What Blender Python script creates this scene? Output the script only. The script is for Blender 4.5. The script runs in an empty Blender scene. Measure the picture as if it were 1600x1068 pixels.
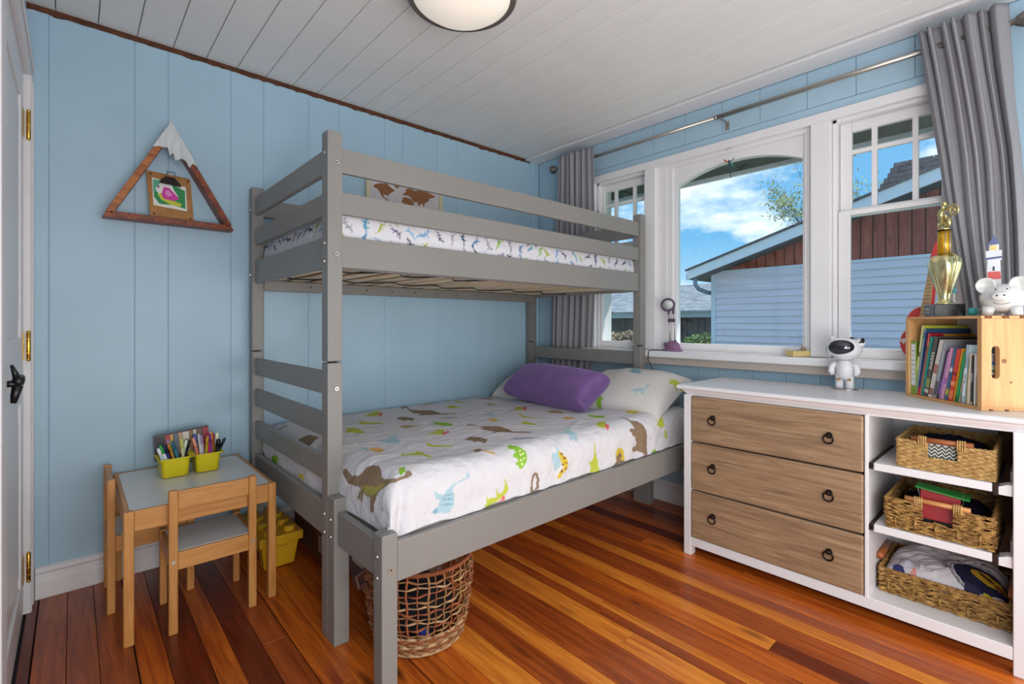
import bpy, bmesh, math, random
import numpy as np
from mathutils import Vector, Matrix

# ---------------------------------------------------------------- camera, sky, sun, lights, exposure
sc = bpy.context.scene
COL = sc.collection
cam_d = bpy.data.cameras.new('camera'); cam = bpy.data.objects.new('camera', cam_d); COL.objects.link(cam)
YAW = math.atan2(838, 758)
cam.location = (0, 0, 1.12)
cam.rotation_euler = (math.pi/2, 0, YAW - math.pi/2)
cam_d.sensor_fit = 'HORIZONTAL'; cam_d.sensor_width = 36.0
cam_d.lens = 36.0*758/1600
cam_d.shift_y = -28.0/1600
cam_d.clip_start = 0.02; cam_d.clip_end = 500
sc.camera = cam

sc.view_settings.view_transform = 'Standard'; sc.view_settings.look = 'None'
sc.view_settings.gamma = 1.0; sc.view_settings.use_curve_mapping = False
sc.view_settings.exposure = 0.24

def srgb(h):
    h = h.lstrip('#'); c = [int(h[i:i+2], 16)/255 for i in (0, 2, 4)]
    return tuple(x/12.92 if x <= 0.04045 else ((x+0.055)/1.055)**2.4 for x in c) + (1.0,)

world = bpy.data.worlds.new('sky'); sc.world = world; world.use_nodes = True
wn = world.node_tree.nodes; wl = world.node_tree.links; wn.clear()
wo = wn.new('ShaderNodeOutputWorld'); wb = wn.new('ShaderNodeBackground'); wl.new(wb.outputs[0], wo.inputs[0])
tc = wn.new('ShaderNodeTexCoord'); sep = wn.new('ShaderNodeSeparateXYZ'); wl.new(tc.outputs['Generated'], sep.inputs[0])
grad = wn.new('ShaderNodeValToRGB'); wl.new(sep.outputs[2], grad.inputs[0])
grad.color_ramp.elements[0].position = 0.0; grad.color_ramp.elements[0].color = srgb('#c4dcec')
grad.color_ramp.elements[1].position = 0.7; grad.color_ramp.elements[1].color = srgb('#3f86c8')
e = grad.color_ramp.elements.new(0.16); e.color = srgb('#72b2e0')
mp = wn.new('ShaderNodeMapping'); mp.inputs['Scale'].default_value = (1.0, 1.0, 2.2); mp.inputs['Location'].default_value = (3.1, 0.4, 1.9)
wl.new(tc.outputs['Generated'], mp.inputs[0])
cn = wn.new('ShaderNodeTexNoise'); cn.inputs['Scale'].default_value = 4.2; cn.inputs['Detail'].default_value = 9; cn.inputs['Roughness'].default_value = 0.56
wl.new(mp.outputs[0], cn.inputs['Vector'])
cr = wn.new('ShaderNodeValToRGB'); wl.new(cn.outputs[0], cr.inputs[0])
cr.color_ramp.elements[0].position = 0.485; cr.color_ramp.elements[1].position = 0.60
mxw = wn.new('ShaderNodeMix'); mxw.data_type = 'RGBA'
wl.new(cr.outputs[0], mxw.inputs[0]); wl.new(grad.outputs[0], mxw.inputs[6]); mxw.inputs[7].default_value = srgb('#f6f8fb')
wl.new(mxw.outputs[2], wb.inputs[0]); wb.inputs[1].default_value = 1.25

sun_d = bpy.data.lights.new('sun', 'SUN'); sun_d.energy = 3.6; sun_d.angle = 0.009; sun_d.color = (1, .96, .88)
sun = bpy.data.objects.new('sun', sun_d); COL.objects.link(sun)
sun.rotation_euler = Vector((-1.0, 0.85, -1.72)).to_track_quat('-Z', 'Y').to_euler()
sun.location = (8, -6, 12)

def area(name, loc, target, sx, sy, power, color):
    d = bpy.data.lights.new(name, 'AREA'); d.shape = 'RECTANGLE'; d.size = sx; d.size_y = sy; d.energy = power; d.color = color
    o = bpy.data.objects.new(name, d); COL.objects.link(o); o.location = loc
    o.rotation_euler = (Vector(target)-Vector(loc)).to_track_quat('-Z', 'Y').to_euler()
    return o
area('room_fill', (1.25, -1.0, 1.25), (1.3, 2.0, 1.75), 2.9, 2.2, 54, (1.0, .965, .92))  # added fill behind the camera, not a fixture of the room
area('side_fill', (-.10, -0.45, 1.25), (2.7, 0.9, 1.75), 1.0, 1.9, 38, (1.0, .98, .95))  # unseen fill added beside the camera to brighten the window wall

# ---------------------------------------------------------------- helpers
random.seed(4)
ORG = {}

def set_props(o, label=None, cat=None, group=None, kind=None):
    if label: o['label'] = label
    if cat: o['category'] = cat
    if group: o['group'] = group
    if kind: o['kind'] = kind
    return o

def thing(name, label, cat, loc=(0, 0, 0), group=None, rotz=0.0):
    o = bpy.data.objects.new(name, None); o.empty_display_size = 0.05; COL.objects.link(o)
    o.location = loc; o.rotation_euler = (0, 0, rotz); ORG[o.name] = Vector(loc) if rotz == 0 else Vector((0, 0, 0))
    return set_props(o, label, cat, group)

def structure(name, label=None, loc=(0, 0, 0)):
    o = bpy.data.objects.new(name, None); COL.objects.link(o); o.location = loc; ORG[o.name] = Vector(loc)
    return set_props(o, label, None, None, 'structure')

class MB:
    """collects simple shapes into one mesh"""
    def __init__(s): s.v = []; s.f = []; s.mi = []; s.cur = 0; s.sm = []; s.smooth = False
    def _f(s, idx): s.f.append(idx); s.mi.append(s.cur); s.sm.append(s.smooth)
    def hexa(s, p):
        b = len(s.v); s.v += [tuple(q) for q in p]
        for q in ((0, 3, 2, 1), (4, 5, 6, 7), (0, 1, 5, 4), (1, 2, 6, 5), (2, 3, 7, 6), (3, 0, 4, 7)): s._f([b+i for i in q])
        return s
    def box(s, x0, x1, y0, y1, z0, z1):
        return s.hexa([(x0, y0, z0), (x1, y0, z0), (x1, y1, z0), (x0, y1, z0), (x0, y0, z1), (x1, y0, z1), (x1, y1, z1), (x0, y1, z1)])
    def beam(s, p0, p1, w, h, up=(0, 0, 1)):
        p0 = Vector(p0); p1 = Vector(p1); d = (p1-p0).normalized(); u = Vector(up)
        a = d.cross(u)
        if a.length < 1e-4: a = d.cross(Vector((1, 0, 0)))
        a.normalize(); b = a.cross(d).normalized(); a = a*w/2; b = b*h/2
        return s.hexa([p0-a-b, p0+a-b, p0+a+b, p0-a+b, p1-a-b, p1+a-b, p1+a+b, p1-a+b])
    def tube(s, pts, r, n=8, closed=False, cap=True, ry=None):
        pts = [Vector(p) for p in pts]; m = len(pts); rs = r if isinstance(r, (list, tuple)) else [r]*m
        b = len(s.v); prev = None
        for i, p in enumerate(pts):
            if closed: d = pts[(i+1) % m]-pts[i-1]
            else: d = pts[min(i+1, m-1)]-pts[max(i-1, 0)]
            d = d.normalized() if d.length > 1e-9 else Vector((0, 0, 1))
            if prev is None:
                a = d.orthogonal().normalized()
            else:
                a = prev - d*prev.dot(d)
                a = a.normalized() if a.length > 1e-6 else d.orthogonal().normalized()
            prev = a; c = d.cross(a)
            for k in range(n):
                t = 2*math.pi*k/n
                s.v.append(tuple(p + a*(rs[i]*math.cos(t)) + c*((ry or 1)*rs[i]*math.sin(t))))
        for i in range(m if closed else m-1):
            j = (i+1) % m
            for k in range(n):
                l = (k+1) % n
                s._f([b+i*n+k, b+i*n+l, b+j*n+l, b+j*n+k])
        if cap and not closed:
            s._f([b+k for k in range(n)][::-1]); s._f([b+(m-1)*n+k for k in range(n)])
        return s
    def cyl(s, p0, p1, r0, r1=None, n=16):
        return s.tube([p0, p1], [r0, r0 if r1 is None else r1], n)
    def lathe(s, prof, c=(0, 0, 0), n=24, axis='z', sx=1.0, sy=1.0):
        b = len(s.v); m = len(prof)
        for (r, h) in prof:
            for k in range(n):
                t = 2*math.pi*k/n; x, y = r*math.cos(t)*sx, r*math.sin(t)*sy
                q = (x, y, h) if axis == 'z' else ((h, x, y) if axis == 'x' else (x, h, y))
                s.v.append((c[0]+q[0], c[1]+q[1], c[2]+q[2]))
        for i in range(m-1):
            for k in range(n):
                l = (k+1) % n; s._f([b+i*n+k, b+i*n+l, b+(i+1)*n+l, b+(i+1)*n+k])
        if prof[0][0] > 1e-5: s._f([b+k for k in range(n)][::-1])
        if prof[-1][0] > 1e-5: s._f([b+(m-1)*n+k for k in range(n)])
        return s
    def ball(s, c, rx, ry=None, rz=None, n=16, m=10):
        ry = ry or rx; rz = rz or rx; pr = [(max(1e-6, math.sin(math.pi*i/m)), -math.cos(math.pi*i/m)) for i in range(m+1)]
        b = len(s.v); s.lathe([(r, h) for r, h in pr], (0, 0, 0), n)
        for i in range(b, len(s.v)):
            x, y, z = s.v[i]; s.v[i] = (c[0]+x*rx, c[1]+y*ry, c[2]+z*rz)
        return s
    def prism(s, poly, o, u, v, t):
        """poly in (u,v) plane from origin o, extruded by vector t"""
        o = Vector(o); u = Vector(u); v = Vector(v); t = Vector(t); n = len(poly); b = len(s.v)
        for a, c in poly: s.v.append(tuple(o+u*a+v*c))
        for a, c in poly: s.v.append(tuple(o+u*a+v*c+t))
        s._f([b+i for i in range(n)][::-1]); s._f([b+n+i for i in range(n)])
        for i in range(n): j = (i+1) % n; s._f([b+i, b+j, b+n+j, b+n+i])
        return s
    def grid(s, P):
        """P[i][j] points"""
        b = len(s.v); m = len(P); n = len(P[0])
        for row in P: s.v += [tuple(q) for q in row]
        for i in range(m-1):
            for j in range(n-1): s._f([b+i*n+j, b+(i+1)*n+j, b+(i+1)*n+j+1, b+i*n+j+1])
        return s
    def move(s, M, b=0):
        for i in range(b, len(s.v)): s.v[i] = tuple(M @ Vector(s.v[i]))
        return s
    def build(s, name, mat, parent=None, bevel=0.0, seg=2, label=None, kind=None, sub=0, local=False):
        me = bpy.data.meshes.new(name)
        org = ORG[parent.name] if (parent is not None and not local) else Vector((0, 0, 0))
        V = [(x-org.x, y-org.y, z-org.z) for x, y, z in s.v]
        me.from_pydata(V, [], s.f)
        mats = mat if isinstance(mat, (list, tuple)) else [mat]
        for m_ in mats: me.materials.append(m_)
        me.polygons.foreach_set('material_index', s.mi); me.polygons.foreach_set('use_smooth', s.sm)
        bm = bmesh.new(); bm.from_mesh(me); bmesh.ops.recalc_face_normals(bm, faces=bm.faces); bm.to_mesh(me); bm.free()
        o = bpy.data.objects.new(name, me); COL.objects.link(o)
        if parent is not None: o.parent = parent
        ORG[o.name] = org
        if bevel:
            md = o.modifiers.new('bevel', 'BEVEL'); md.width = bevel; md.segments = seg; md.limit_method = 'ANGLE'; md.angle_limit = 0.7
        if sub:
            md = o.modifiers.new('sub', 'SUBSURF'); md.levels = sub; md.render_levels = sub
        set_props(o, label, None, None, kind)
        return o

def dup(root, loc, rotz=None):
    r = root.copy(); COL.objects.link(r); r.location = loc
    if rotz is not None: r.rotation_euler = (0, 0, rotz)
    for ch in list(root.children):
        c = ch.copy(); COL.objects.link(c); c.parent = r
        for g in list(ch.children):
            d = g.copy(); COL.objects.link(d); d.parent = c
    return r

def lettering(text, size, mat, parent, M, name='lettering', ext=0.0006, local=True):
    """printed words as a flat mesh; M places the text plane (x right, y up)"""
    cu = bpy.data.curves.new(name, 'FONT'); cu.body = text; cu.size = size; cu.extrude = ext; cu.align_x = 'CENTER'; cu.align_y = 'CENTER'; cu.resolution_u = 3
    t = bpy.data.objects.new('tmp', cu); COL.objects.link(t)
    dg = bpy.context.evaluated_depsgraph_get(); me = bpy.data.meshes.new_from_object(t.evaluated_get(dg))
    bpy.data.objects.remove(t); me.transform(M); me.materials.clear(); me.materials.append(mat)
    o = bpy.data.objects.new(name, me); COL.objects.link(o); o.parent = parent; ORG[o.name] = Vector((0, 0, 0))
    return o

# ---------------------------------------------------------------- materials
def new_mat(name):
    m = bpy.data.materials.new(name); m.use_nodes = True
    return m, m.node_tree.nodes, m.node_tree.links, m.node_tree.nodes['Principled BSDF']

def plain(name, col, rough=0.5, metal=0.0, bump=0.0, bscale=60.0, vary=0.0, vscale=6.0, emis=0.0, coat=0.0, spec=0.5, stretch=(1, 1, 1), col2=None):
    m, n, l, b = new_mat(name)
    c = srgb(col) if isinstance(col, str) else col
    b.inputs['Base Color'].default_value = c; b.inputs['Roughness'].default_value = rough; b.inputs['Metallic'].default_value = metal
    b.inputs['Coat Weight'].default_value = coat; b.inputs['Specular IOR Level'].default_value = spec
    t = n.new('ShaderNodeTexCoord'); mpn = n.new('ShaderNodeMapping'); mpn.inputs['Scale'].default_value = stretch; l.new(t.outputs['Object'], mpn.inputs[0])
    if vary or col2:
        z = n.new('ShaderNodeTexNoise'); z.inputs['Scale'].default_value = vscale; z.inputs['Detail'].default_value = 4; l.new(mpn.outputs[0], z.inputs['Vector'])
        r = n.new('ShaderNodeValToRGB'); l.new(z.outputs[0], r.inputs[0]); r.color_ramp.elements[0].position = .35; r.color_ramp.elements[1].position = .65
        c2 = srgb(col2) if col2 else tuple(min(1, x*(1+vary)) for x in c[:3])+(1,)
        c1 = c if col2 else tuple(x*(1-vary) for x in c[:3])+(1,)
        r.color_ramp.elements[0].color = c1; r.color_ramp.elements[1].color = c2; l.new(r.outputs[0], b.inputs['Base Color'])
    if bump:
        z = n.new('ShaderNodeTexNoise'); z.inputs['Scale'].default_value = bscale; z.inputs['Detail'].default_value = 3; l.new(mpn.outputs[0], z.inputs['Vector'])
        bp = n.new('ShaderNodeBump'); bp.inputs['Strength'].default_value = bump; bp.inputs['Distance'].default_value = .004; l.new(z.outputs[0], bp.inputs['Height']); l.new(bp.outputs[0], b.inputs['Normal'])
    if emis:
        b.inputs['Emission Color'].default_value = c; b.inputs['Emission Strength'].default_value = emis
    return m

def wood(name, dark, light, rough=0.4, grain=(14, 1.2, 14), rings=3.0, rnd=0.0, coat=0.0, knots=0.0, bump=.15, spec=.5):
    """grain stretched along the axis with the small number"""
    m, n, l, b = new_mat(name)
    t = n.new('ShaderNodeTexCoord'); oi = n.new('ShaderNodeObjectInfo')
    off = n.new('ShaderNodeVectorMath'); off.operation = 'SCALE'; off.inputs[0].default_value = (37, 19, 53); l.new(oi.outputs['Random'], off.inputs['Scale'])
    add = n.new('ShaderNodeVectorMath'); l.new(t.outputs['Object'], add.inputs[0]); l.new(off.outputs[0], add.inputs[1])
    mpn = n.new('ShaderNodeMapping'); mpn.inputs['Scale'].default_value = grain; l.new(add.outputs[0], mpn.inputs[0])
    z = n.new('ShaderNodeTexNoise'); z.inputs['Scale'].default_value = rings; z.inputs['Detail'].default_value = 7; z.inputs['Roughness'].default_value = .62; z.inputs['Distortion'].default_value = 1.1; l.new(mpn.outputs[0], z.inputs['Vector'])
    r = n.new('ShaderNodeValToRGB'); l.new(z.outputs[0], r.inputs[0]); r.color_ramp.elements[0].position = .3; r.color_ramp.elements[1].position = .68
    r.color_ramp.elements[0].color = srgb(dark); r.color_ramp.elements[1].color = srgb(light)
    out = r.outputs[0]
    if knots:
        vo = n.new('ShaderNodeTexVoronoi'); vo.inputs['Scale'].default_value = 1.0
        m2 = n.new('ShaderNodeMapping'); m2.inputs['Scale'].default_value = tuple(g*0.16+1.2 for g in grain); l.new(add.outputs[0], m2.inputs[0]); l.new(m2.outputs[0], vo.inputs['Vector'])
        kr = n.new('ShaderNodeValToRGB'); kr.color_ramp.elements[0].position = .03; kr.color_ramp.elements[1].position = .12; l.new(vo.outputs['Distance'], kr.inputs[0])
        mk = n.new('ShaderNodeMix'); mk.data_type = 'RGBA'; l.new(kr.outputs[0], mk.inputs[0]); mk.inputs[6].default_value = tuple(x*.25 for x in srgb(dark)[:3])+(1,); l.new(out, mk.inputs[7]); out = mk.outputs[2]
    if rnd:
        hs = n.new('ShaderNodeHueSaturation'); mr = n.new('ShaderNodeMapRange'); mr.inputs[3].default_value = 1-rnd; mr.inputs[4].default_value = 1+rnd
        l.new(oi.outputs['Random'], mr.inputs[0]); l.new(mr.outputs[0], hs.inputs['Value']); l.new(out, hs.inputs['Color']); out = hs.outputs[0]
    l.new(out, b.inputs['Base Color']); b.inputs['Roughness'].default_value = rough; b.inputs['Coat Weight'].default_value = coat; b.inputs['Coat Roughness'].default_value = .12
    b.inputs['Specular IOR Level'].default_value = spec
    bp = n.new('ShaderNodeBump'); bp.inputs['Strength'].default_value = bump; bp.inputs['Distance'].default_value = .002; l.new(z.outputs[0], bp.inputs['Height']); l.new(bp.outputs[0], b.inputs['Normal'])
    return m

def vcol(name, rough=.8, bump=.1, bscale=300):
    m, n, l, b = new_mat(name)
    a = n.new('ShaderNodeVertexColor'); a.layer_name = 'print'; l.new(a.outputs[0], b.inputs['Base Color']); b.inputs['Roughness'].default_value = rough
    b.inputs['Specular IOR Level'].default_value = .2
    t = n.new('ShaderNodeTexCoord'); z = n.new('ShaderNodeTexNoise'); z.inputs['Scale'].default_value = bscale; l.new(t.outputs['Object'], z.inputs['Vector'])
    bp = n.new('ShaderNodeBump'); bp.inputs['Strength'].default_value = bump; bp.inputs['Distance'].default_value = .45/bscale; z.inputs['Detail'].default_value = 3; l.new(z.outputs[0], bp.inputs['Height']); l.new(bp.outputs[0], b.inputs['Normal'])
    return m

def glass_mat(name, tint='#f4fafa', gloss=.05):
    m = bpy.data.materials.new(name); m.use_nodes = True; n = m.node_tree.nodes; l = m.node_tree.links; n.clear()
    o = n.new('ShaderNodeOutputMaterial'); mx = n.new('ShaderNodeMixShader'); t = n.new('ShaderNodeBsdfTransparent'); g = n.new('ShaderNodeBsdfGlossy')
    t.inputs[0].default_value = srgb(tint); g.inputs['Roughness'].default_value = .02; mx.inputs[0].default_value = gloss
    l.new(t.outputs[0], mx.inputs[1]); l.new(g.outputs[0], mx.inputs[2]); l.new(mx.outputs[0], o.inputs[0])
    return m

WALL = plain('blue_wall_paint', '#a8c6d9', .42, bump=.12, bscale=9, vary=.03, vscale=3)
WHITE = plain('white_gloss_paint', '#e9e8ea', .32, bump=.05, bscale=40)
TRIM = plain('white_trim_paint', '#e6e4e6', .4, bump=.08, bscale=30, vary=.02)
CEIL = plain('ceiling_board_paint', '#eae9e8', .5, bump=.06, bscale=30, vary=.015)
DARK = plain('dark_gap', '#2a1a12', .9)
BROWNW = plain('bare_brown_wood', '#5a3420', .85, vary=.3, vscale=25, bump=.5)
GREY = plain('grey_painted_wood', '#86837f', .42, bump=.05, bscale=14, vary=.035, vscale=2.5)
BIRCH = wood('pine_toy_wood', '#b87a3c', '#d59a58', .38, (22, 22, 2.0), 2.2, bump=.08)
BIRCHX = wood('pine_toy_wood_long', '#b87a3c', '#d59a58', .38, (2.0, 22, 22), 2.2, bump=.08)
BIRCHY = wood('pine_toy_wood_cross', '#b87a3c', '#d59a58', .38, (22, 2.0, 22), 2.2, bump=.08)
OAK = wood('oak_laminate', '#7b6049', '#ad8e6e', .45, (20, 1.3, 20), 2.4, bump=.1, rnd=.05)
BRASS = plain('polished_brass', '#d0a94e', .22, 1.0)
IRON = plain('dark_bronze_metal', '#2b2220', .38, .8)
STEEL = plain('brushed_nickel', '#b5b2ac', .3, .9)
SCREW = plain('bolt_steel', '#c9c4bb', .3, .9)
BLACK = plain('black_plastic', '#141416', .35)
FLOORM = {
 'o': wood('floor_fir_orange', '#8c3408', '#da7220', .36, (26, 1.5, 26), 1.5, coat=.15, knots=1, rnd=.06),
 'l': wood('floor_fir_light', '#b25414', '#ee9636', .36, (26, 1.5, 26), 1.5, coat=.15, knots=1, rnd=.05),
 'm': wood('floor_fir_brown', '#78300e', '#b8591f', .36, (26, 1.5, 26), 1.5, coat=.15, knots=1, rnd=.06),
 'd': wood('floor_fir_dark', '#481204', '#82300e', .36, (26, 1.5, 26), 1.5, coat=.15, knots=1, rnd=.06)}
def cloth(name, c, c2=None, bump=.3, bs=350): return plain(name, c, .9, bump=bump, bscale=bs, vary=.06 if not c2 else 0, vscale=220, spec=.15, col2=c2)

# point in polygon painting on a colour layer
def paint(UV, colr, poly, rgb):
    P = np.array(poly, float); lo = P.min(0); hi = P.max(0)
    idx = np.where((UV[:, 0] >= lo[0]) & (UV[:, 0] <= hi[0]) & (UV[:, 1] >= lo[1]) & (UV[:, 1] <= hi[1]))[0]
    if len(idx) == 0: return
    x = UV[idx, 0]; y = UV[idx, 1]; ins = np.zeros(len(idx), bool); n = len(P); j = n-1
    for i in range(n):
        xi, yi = P[i]; xj, yj = P[j]
        c = ((yi > y) != (yj > y)); xx = (xj-xi)*(y-yi)/((yj-yi) if abs(yj-yi) > 1e-12 else 1e-12)+xi
        ins ^= c & (x < xx); j = i
    colr[idx[ins], :3] = rgb[:3]

def grid_object(name, X, Y, Z, col, mat, parent=None, label=None):
    """smooth cloth surface from numpy grids with a printed colour layer"""
    m, n = X.shape; me = bpy.data.meshes.new(name)
    org = ORG[parent.name] if parent is not None else Vector((0, 0, 0))
    co = np.stack([X-org.x, Y-org.y, Z-org.z], -1).reshape(-1, 3)
    i, j = np.meshgrid(np.arange(m-1), np.arange(n-1), indexing='ij'); a = (i*n+j).ravel()
    fc = np.stack([a, a+n, a+n+1, a+1], 1)
    me.vertices.add(len(co)); me.vertices.foreach_set('co', co.ravel().astype(np.float32))
    me.loops.add(fc.size); me.loops.foreach_set('vertex_index', fc.ravel().astype(np.int32))
    me.polygons.add(len(fc)); me.polygons.foreach_set('loop_start', np.arange(0, fc.size, 4, dtype=np.int32)); me.polygons.foreach_set('loop_total', np.full(len(fc), 4, dtype=np.int32))
    me.update(); me.validate(); me.polygons.foreach_set('use_smooth', np.ones(len(fc), bool))
    if col is not None:
        ca = me.color_attributes.new('print', 'FLOAT_COLOR', 'POINT'); ca.data.foreach_set('color', col.astype(np.float32).ravel())
    me.materials.append(mat)
    o = bpy.data.objects.new(name, me); COL.objects.link(o)
    if parent is not None: o.parent = parent
    ORG[o.name] = org
    if label: o['label'] = label
    return o

def waves(x, y, seed, k=8, f=(4, 14)):
    r = np.random.RandomState(seed); z = np.zeros_like(x)
    for i in range(k):
        a = r.uniform(0, 6.28); w = r.uniform(*f); z += np.sin(w*(x*np.cos(a)+y*np.sin(a))+r.uniform(0, 6.28))/k
    return z

# ================================================================ ROOM
HC = 2.42      # ceiling height
XW = 2.79      # window wall face
YL = 2.77      # left wall face
XB = -0.14     # closet wall face
YF = -1.05     # wall behind the camera

# floor: planks running towards the left wall
floor = structure('floor')
MB().box(-0.6, 2.95, YF-.1, YL+.1, -.06, -.012).build('subfloor', DARK, floor)
seams = [(-.135, 'd'), (-.105, 'm'), (-.017, 'm'), (.064, 'm'), (.155, 'o'), (.236, 'd'), (.338, 'o'), (.407, 'd'), (.49, 'm'), (.573, 'o'), (.66, 'o'), (.745, 'o'), (.831, 'o'),
         (.911, 'o'), (.973, 'l'), (1.087, 'm'), (1.189, 'l'), (1.258, 'm'), (1.335, 'm'), (1.411, 'l'), (1.512, 'm'), (1.56, 'l'), (1.60, 'm'), (1.69, 'o'), (1.773, 'l'), (1.848, 'm'),
         (1.966, 'l'), (2.03, 'm'), (2.093, 'o'), (2.16, 'm'), (2.23, 'o'), (2.31, 'd'), (2.39, 'o'), (2.47, 'm'), (2.55, 'd'), (2.63, 'o'), (2.71, 'm'), (2.80, None)]
wide = {-.105, .155, .573, .831, 1.512, 1.966}
rf = random.Random(11)
for (x0, k), (x1, _) in zip(seams[:-1], seams[1:]):
    g0 = .004 if x0 in wide else .0007; y = YL; first = True
    while y > YF+.05:
        L = rf.uniform(1.5, 3.2) if not first else rf.uniform(.9, 3.0); first = False
        y0 = max(YF, y-L)
        kk = k if rf.random() < .72 else rf.choice('olmd' if k != 'd' else 'mdo')
        if y > 2.4: kk = k
        dz = rf.uniform(-.0006, .0006)
        MB().box(x0+g0, x1-.0007, y0+.0008, y-.0008, -.012, dz).build('floor_plank', FLOORM[kk], floor, bevel=.0012, seg=1)
        y = y0

# ceiling boards
ceiling = structure('ceiling')
MB().box(-.6, 3.0, YF-.1, YL+.12, HC+.016, HC+.08).build('ceiling_backing', plain('ceiling_gap', '#8f8c88', .9), ceiling)
x = .215-.1345*3
while x < 2.63:
    x1 = min(x+.1345, 2.645)
    MB().box(x+.0015, x1-.0015, YF-.02, YL-.002, HC, HC+.015).build('ceiling_board', CEIL, ceiling, bevel=.003, seg=2)
    x = x1
MB().box(2.648, XW, YF, YL, HC-.012, HC+.01).build('trim_1', TRIM, None, bevel=.004, kind='structure')

# left wall: vertical panelling
wall_left = structure('wall_left')
gr = [-.16, -.075, .206, .331, .591, .743, .974, 1.149, 1.437, 1.562, 1.823, 1.982, 2.204, 2.36, 2.62, XW]
MB().box(-.6, 3.0, YL+.0035, YL+.1, -.02, HC+.05).build('wall_backing', WALL, wall_left)
for a, b in zip(gr[:-1], gr[1:]):
    MB().box(a+.0006, b-.0006, YL, YL+.008, 0, HC-.02).build('wall_board', WALL, wall_left, bevel=.0028, seg=2)
# raw ragged strip under the ceiling
rg = random.Random(5); xs = np.arange(-.14, 2.70, .021); top = [(float(v), HC) for v in xs]; bot = [(float(v), HC-.021-rg.choice([0, .003, .006, .009])*(rg.random())) for v in xs]
MB().prism(top+bot[::-1], (0, YL-.004, 0), (1, 0, 0), (0, 0, 1), (0, .006, 0)).build('trim_2', BROWNW, None, kind='structure')
MB().box(2.70, XW, YL-.012, YL, 0, HC).build('trim_3', WALL, None, bevel=.004, kind='structure')

# baseboards
def baseboard(name, axis):
    pr = [(0, 0), (.018, 0), (.018, .070), (.013, .076), (.013, .100), (.020, .108), (.020, .118), (.010, .126), (0, .130)]
    m = MB()
    if axis == 'x': m.prism(pr, (-.115, YL-.001, 0), (0, -1, 0), (0, 0, 1), (2.9, 0, 0))
    else: m.prism(pr, (XW-.001, YF, 0), (-1, 0, 0), (0, 0, 1), (0, YL-YF, 0))
    m.build(name, TRIM, None, bevel=.002, kind='structure')
baseboard('baseboard_left', 'x'); baseboard('baseboard_right', 'y')

# wall behind the camera and closet wall with its door
wall_front = structure('wall_front')
MB().box(-.6, 3.0, YF-.1, YF, -.02, HC+.05).build('wall_panel', WALL, wall_front)
wall_back = structure('wall_back')
MB().box(-.26, XB-.012, 2.655, YL+.05, 0, HC).build('wall_panel', WALL, wall_back)
MB().box(-.26, XB-.012, YF, 2.66, 2.085, HC).build('wall_panel', WALL, wall_back)
MB().box(-.26, XB-.012, YF, 1.72, 0, 2.09).build('wall_panel', WALL, wall_back)
# door casing
m = MB(); m.box(XB-.01, -.122, 2.65, 2.769, 0, 2.085); m.box(-.122, -.117, 2.72, 2.769, 0, 2.085); m.box(-.122, -.119, 2.655, 2.675, 0, 2.085)
m.build('trim_4', TRIM, None, bevel=.003, kind='structure')
m = MB(); m.box(XB-.01, -.122, 1.62, 2.769, 2.085, 2.165); m.box(-.122, -.116, 1.62, 2.769, 2.135, 2.165); m.box(XB-.01, -.122, 1.62, 1.735, 0, 2.085)
m.build('trim_5', TRIM, None, bevel=.003, kind='structure')
door_1 = structure('door_1', 'white panelled closet door beside the left wall')
m = MB(); DX0, DX1 = -.18, -.142; m.box(DX0, DX1-.008, 1.74, 2.642, .012, 2.08)
for (a, b, c, d) in ((1.74, 1.90, .012, 2.08), (2.53, 2.642, .012, 2.08), (1.90, 2.53, .012, .15), (1.90, 2.53, .83, 1.07), (1.90, 2.53, 1.96, 2.08)):
    m.box(DX1-.009, DX1, a, b, c, d)
m.build('door_leaf', WHITE, door_1, bevel=.003)
for z0, z1 in ((.175, .805), (1.095, 1.935)):
    m = MB(); y0, y1 = 1.925, 2.505
    o = [(y0, z0), (y1, z0), (y1, z1), (y0, z1)]; i = [(y0+.05, z0+.05), (y1-.05, z0+.05), (y1-.05, z1-.05), (y0+.05, z1-.05)]
    b0 = len(m.v); m.v += [(DX1-.0085, a, c) for a, c in o]+[(DX1-.002, a, c) for a, c in i]
    for q in range(4): r = (q+1) % 4; m._f([q, r, 4+r, 4+q])
    m._f([4, 5, 6, 7]); m.build('door_panel', WHITE, door_1, label='raised panel')
for z in (1.89, 1.035, .18):
    m = MB(); m.smooth = True; m.cyl((-.128, 2.648, z-.05), (-.128, 2.648, z+.05), .0065, n=12); m.ball((-.128, 2.648, z+.053), .007, n=10, m=6); m.ball((-.128, 2.648, z-.053), .007, n=10, m=6)
    m.smooth = False; m.box(-.1415, -.1395, 2.60, 2.65, z-.05, z+.05)
    for k in (-.028, 0, .028): m.box(-.1350, -.1210, 2.6415, 2.6435, z+k-.001, z+k+.001)
    m.build('hinge', BRASS, door_1, bevel=.0006, label='brass hinge')
m = MB(); m.smooth = True
m.prism([(0, -.075), (.018, -.06), (.022, 0), (.018, .06), (0, .085), (-.018, .06), (-.022, 0), (-.018, -.06)], (-.142, 1.80, .955), (0, 1, 0), (0, 0, 1), (.006, 0, 0))
m.cyl((-.136, 1.80, .965), (-.105, 1.80, .965), .009, .008, 10)
m.tube([(-.110, 1.79, .968), (-.105, 1.80, .972), (-.103, 1.83, .978), (-.106, 1.87, .966), (-.108, 1.90, .958)], [.011, .012, .009, .007, .009], 8)
m.tube([(-.107, 1.80, .972), (-.112, 1.79, .995), (-.118, 1.79, 1.015)], [.009, .006, .003], 8)
m.tube([(-.107, 1.80, .96), (-.112, 1.80, .935), (-.115, 1.80, .915)], [.011, .009, .006], 8)
m.build('door_handle', BLACK, door_1, label='black wrought handle')

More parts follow.
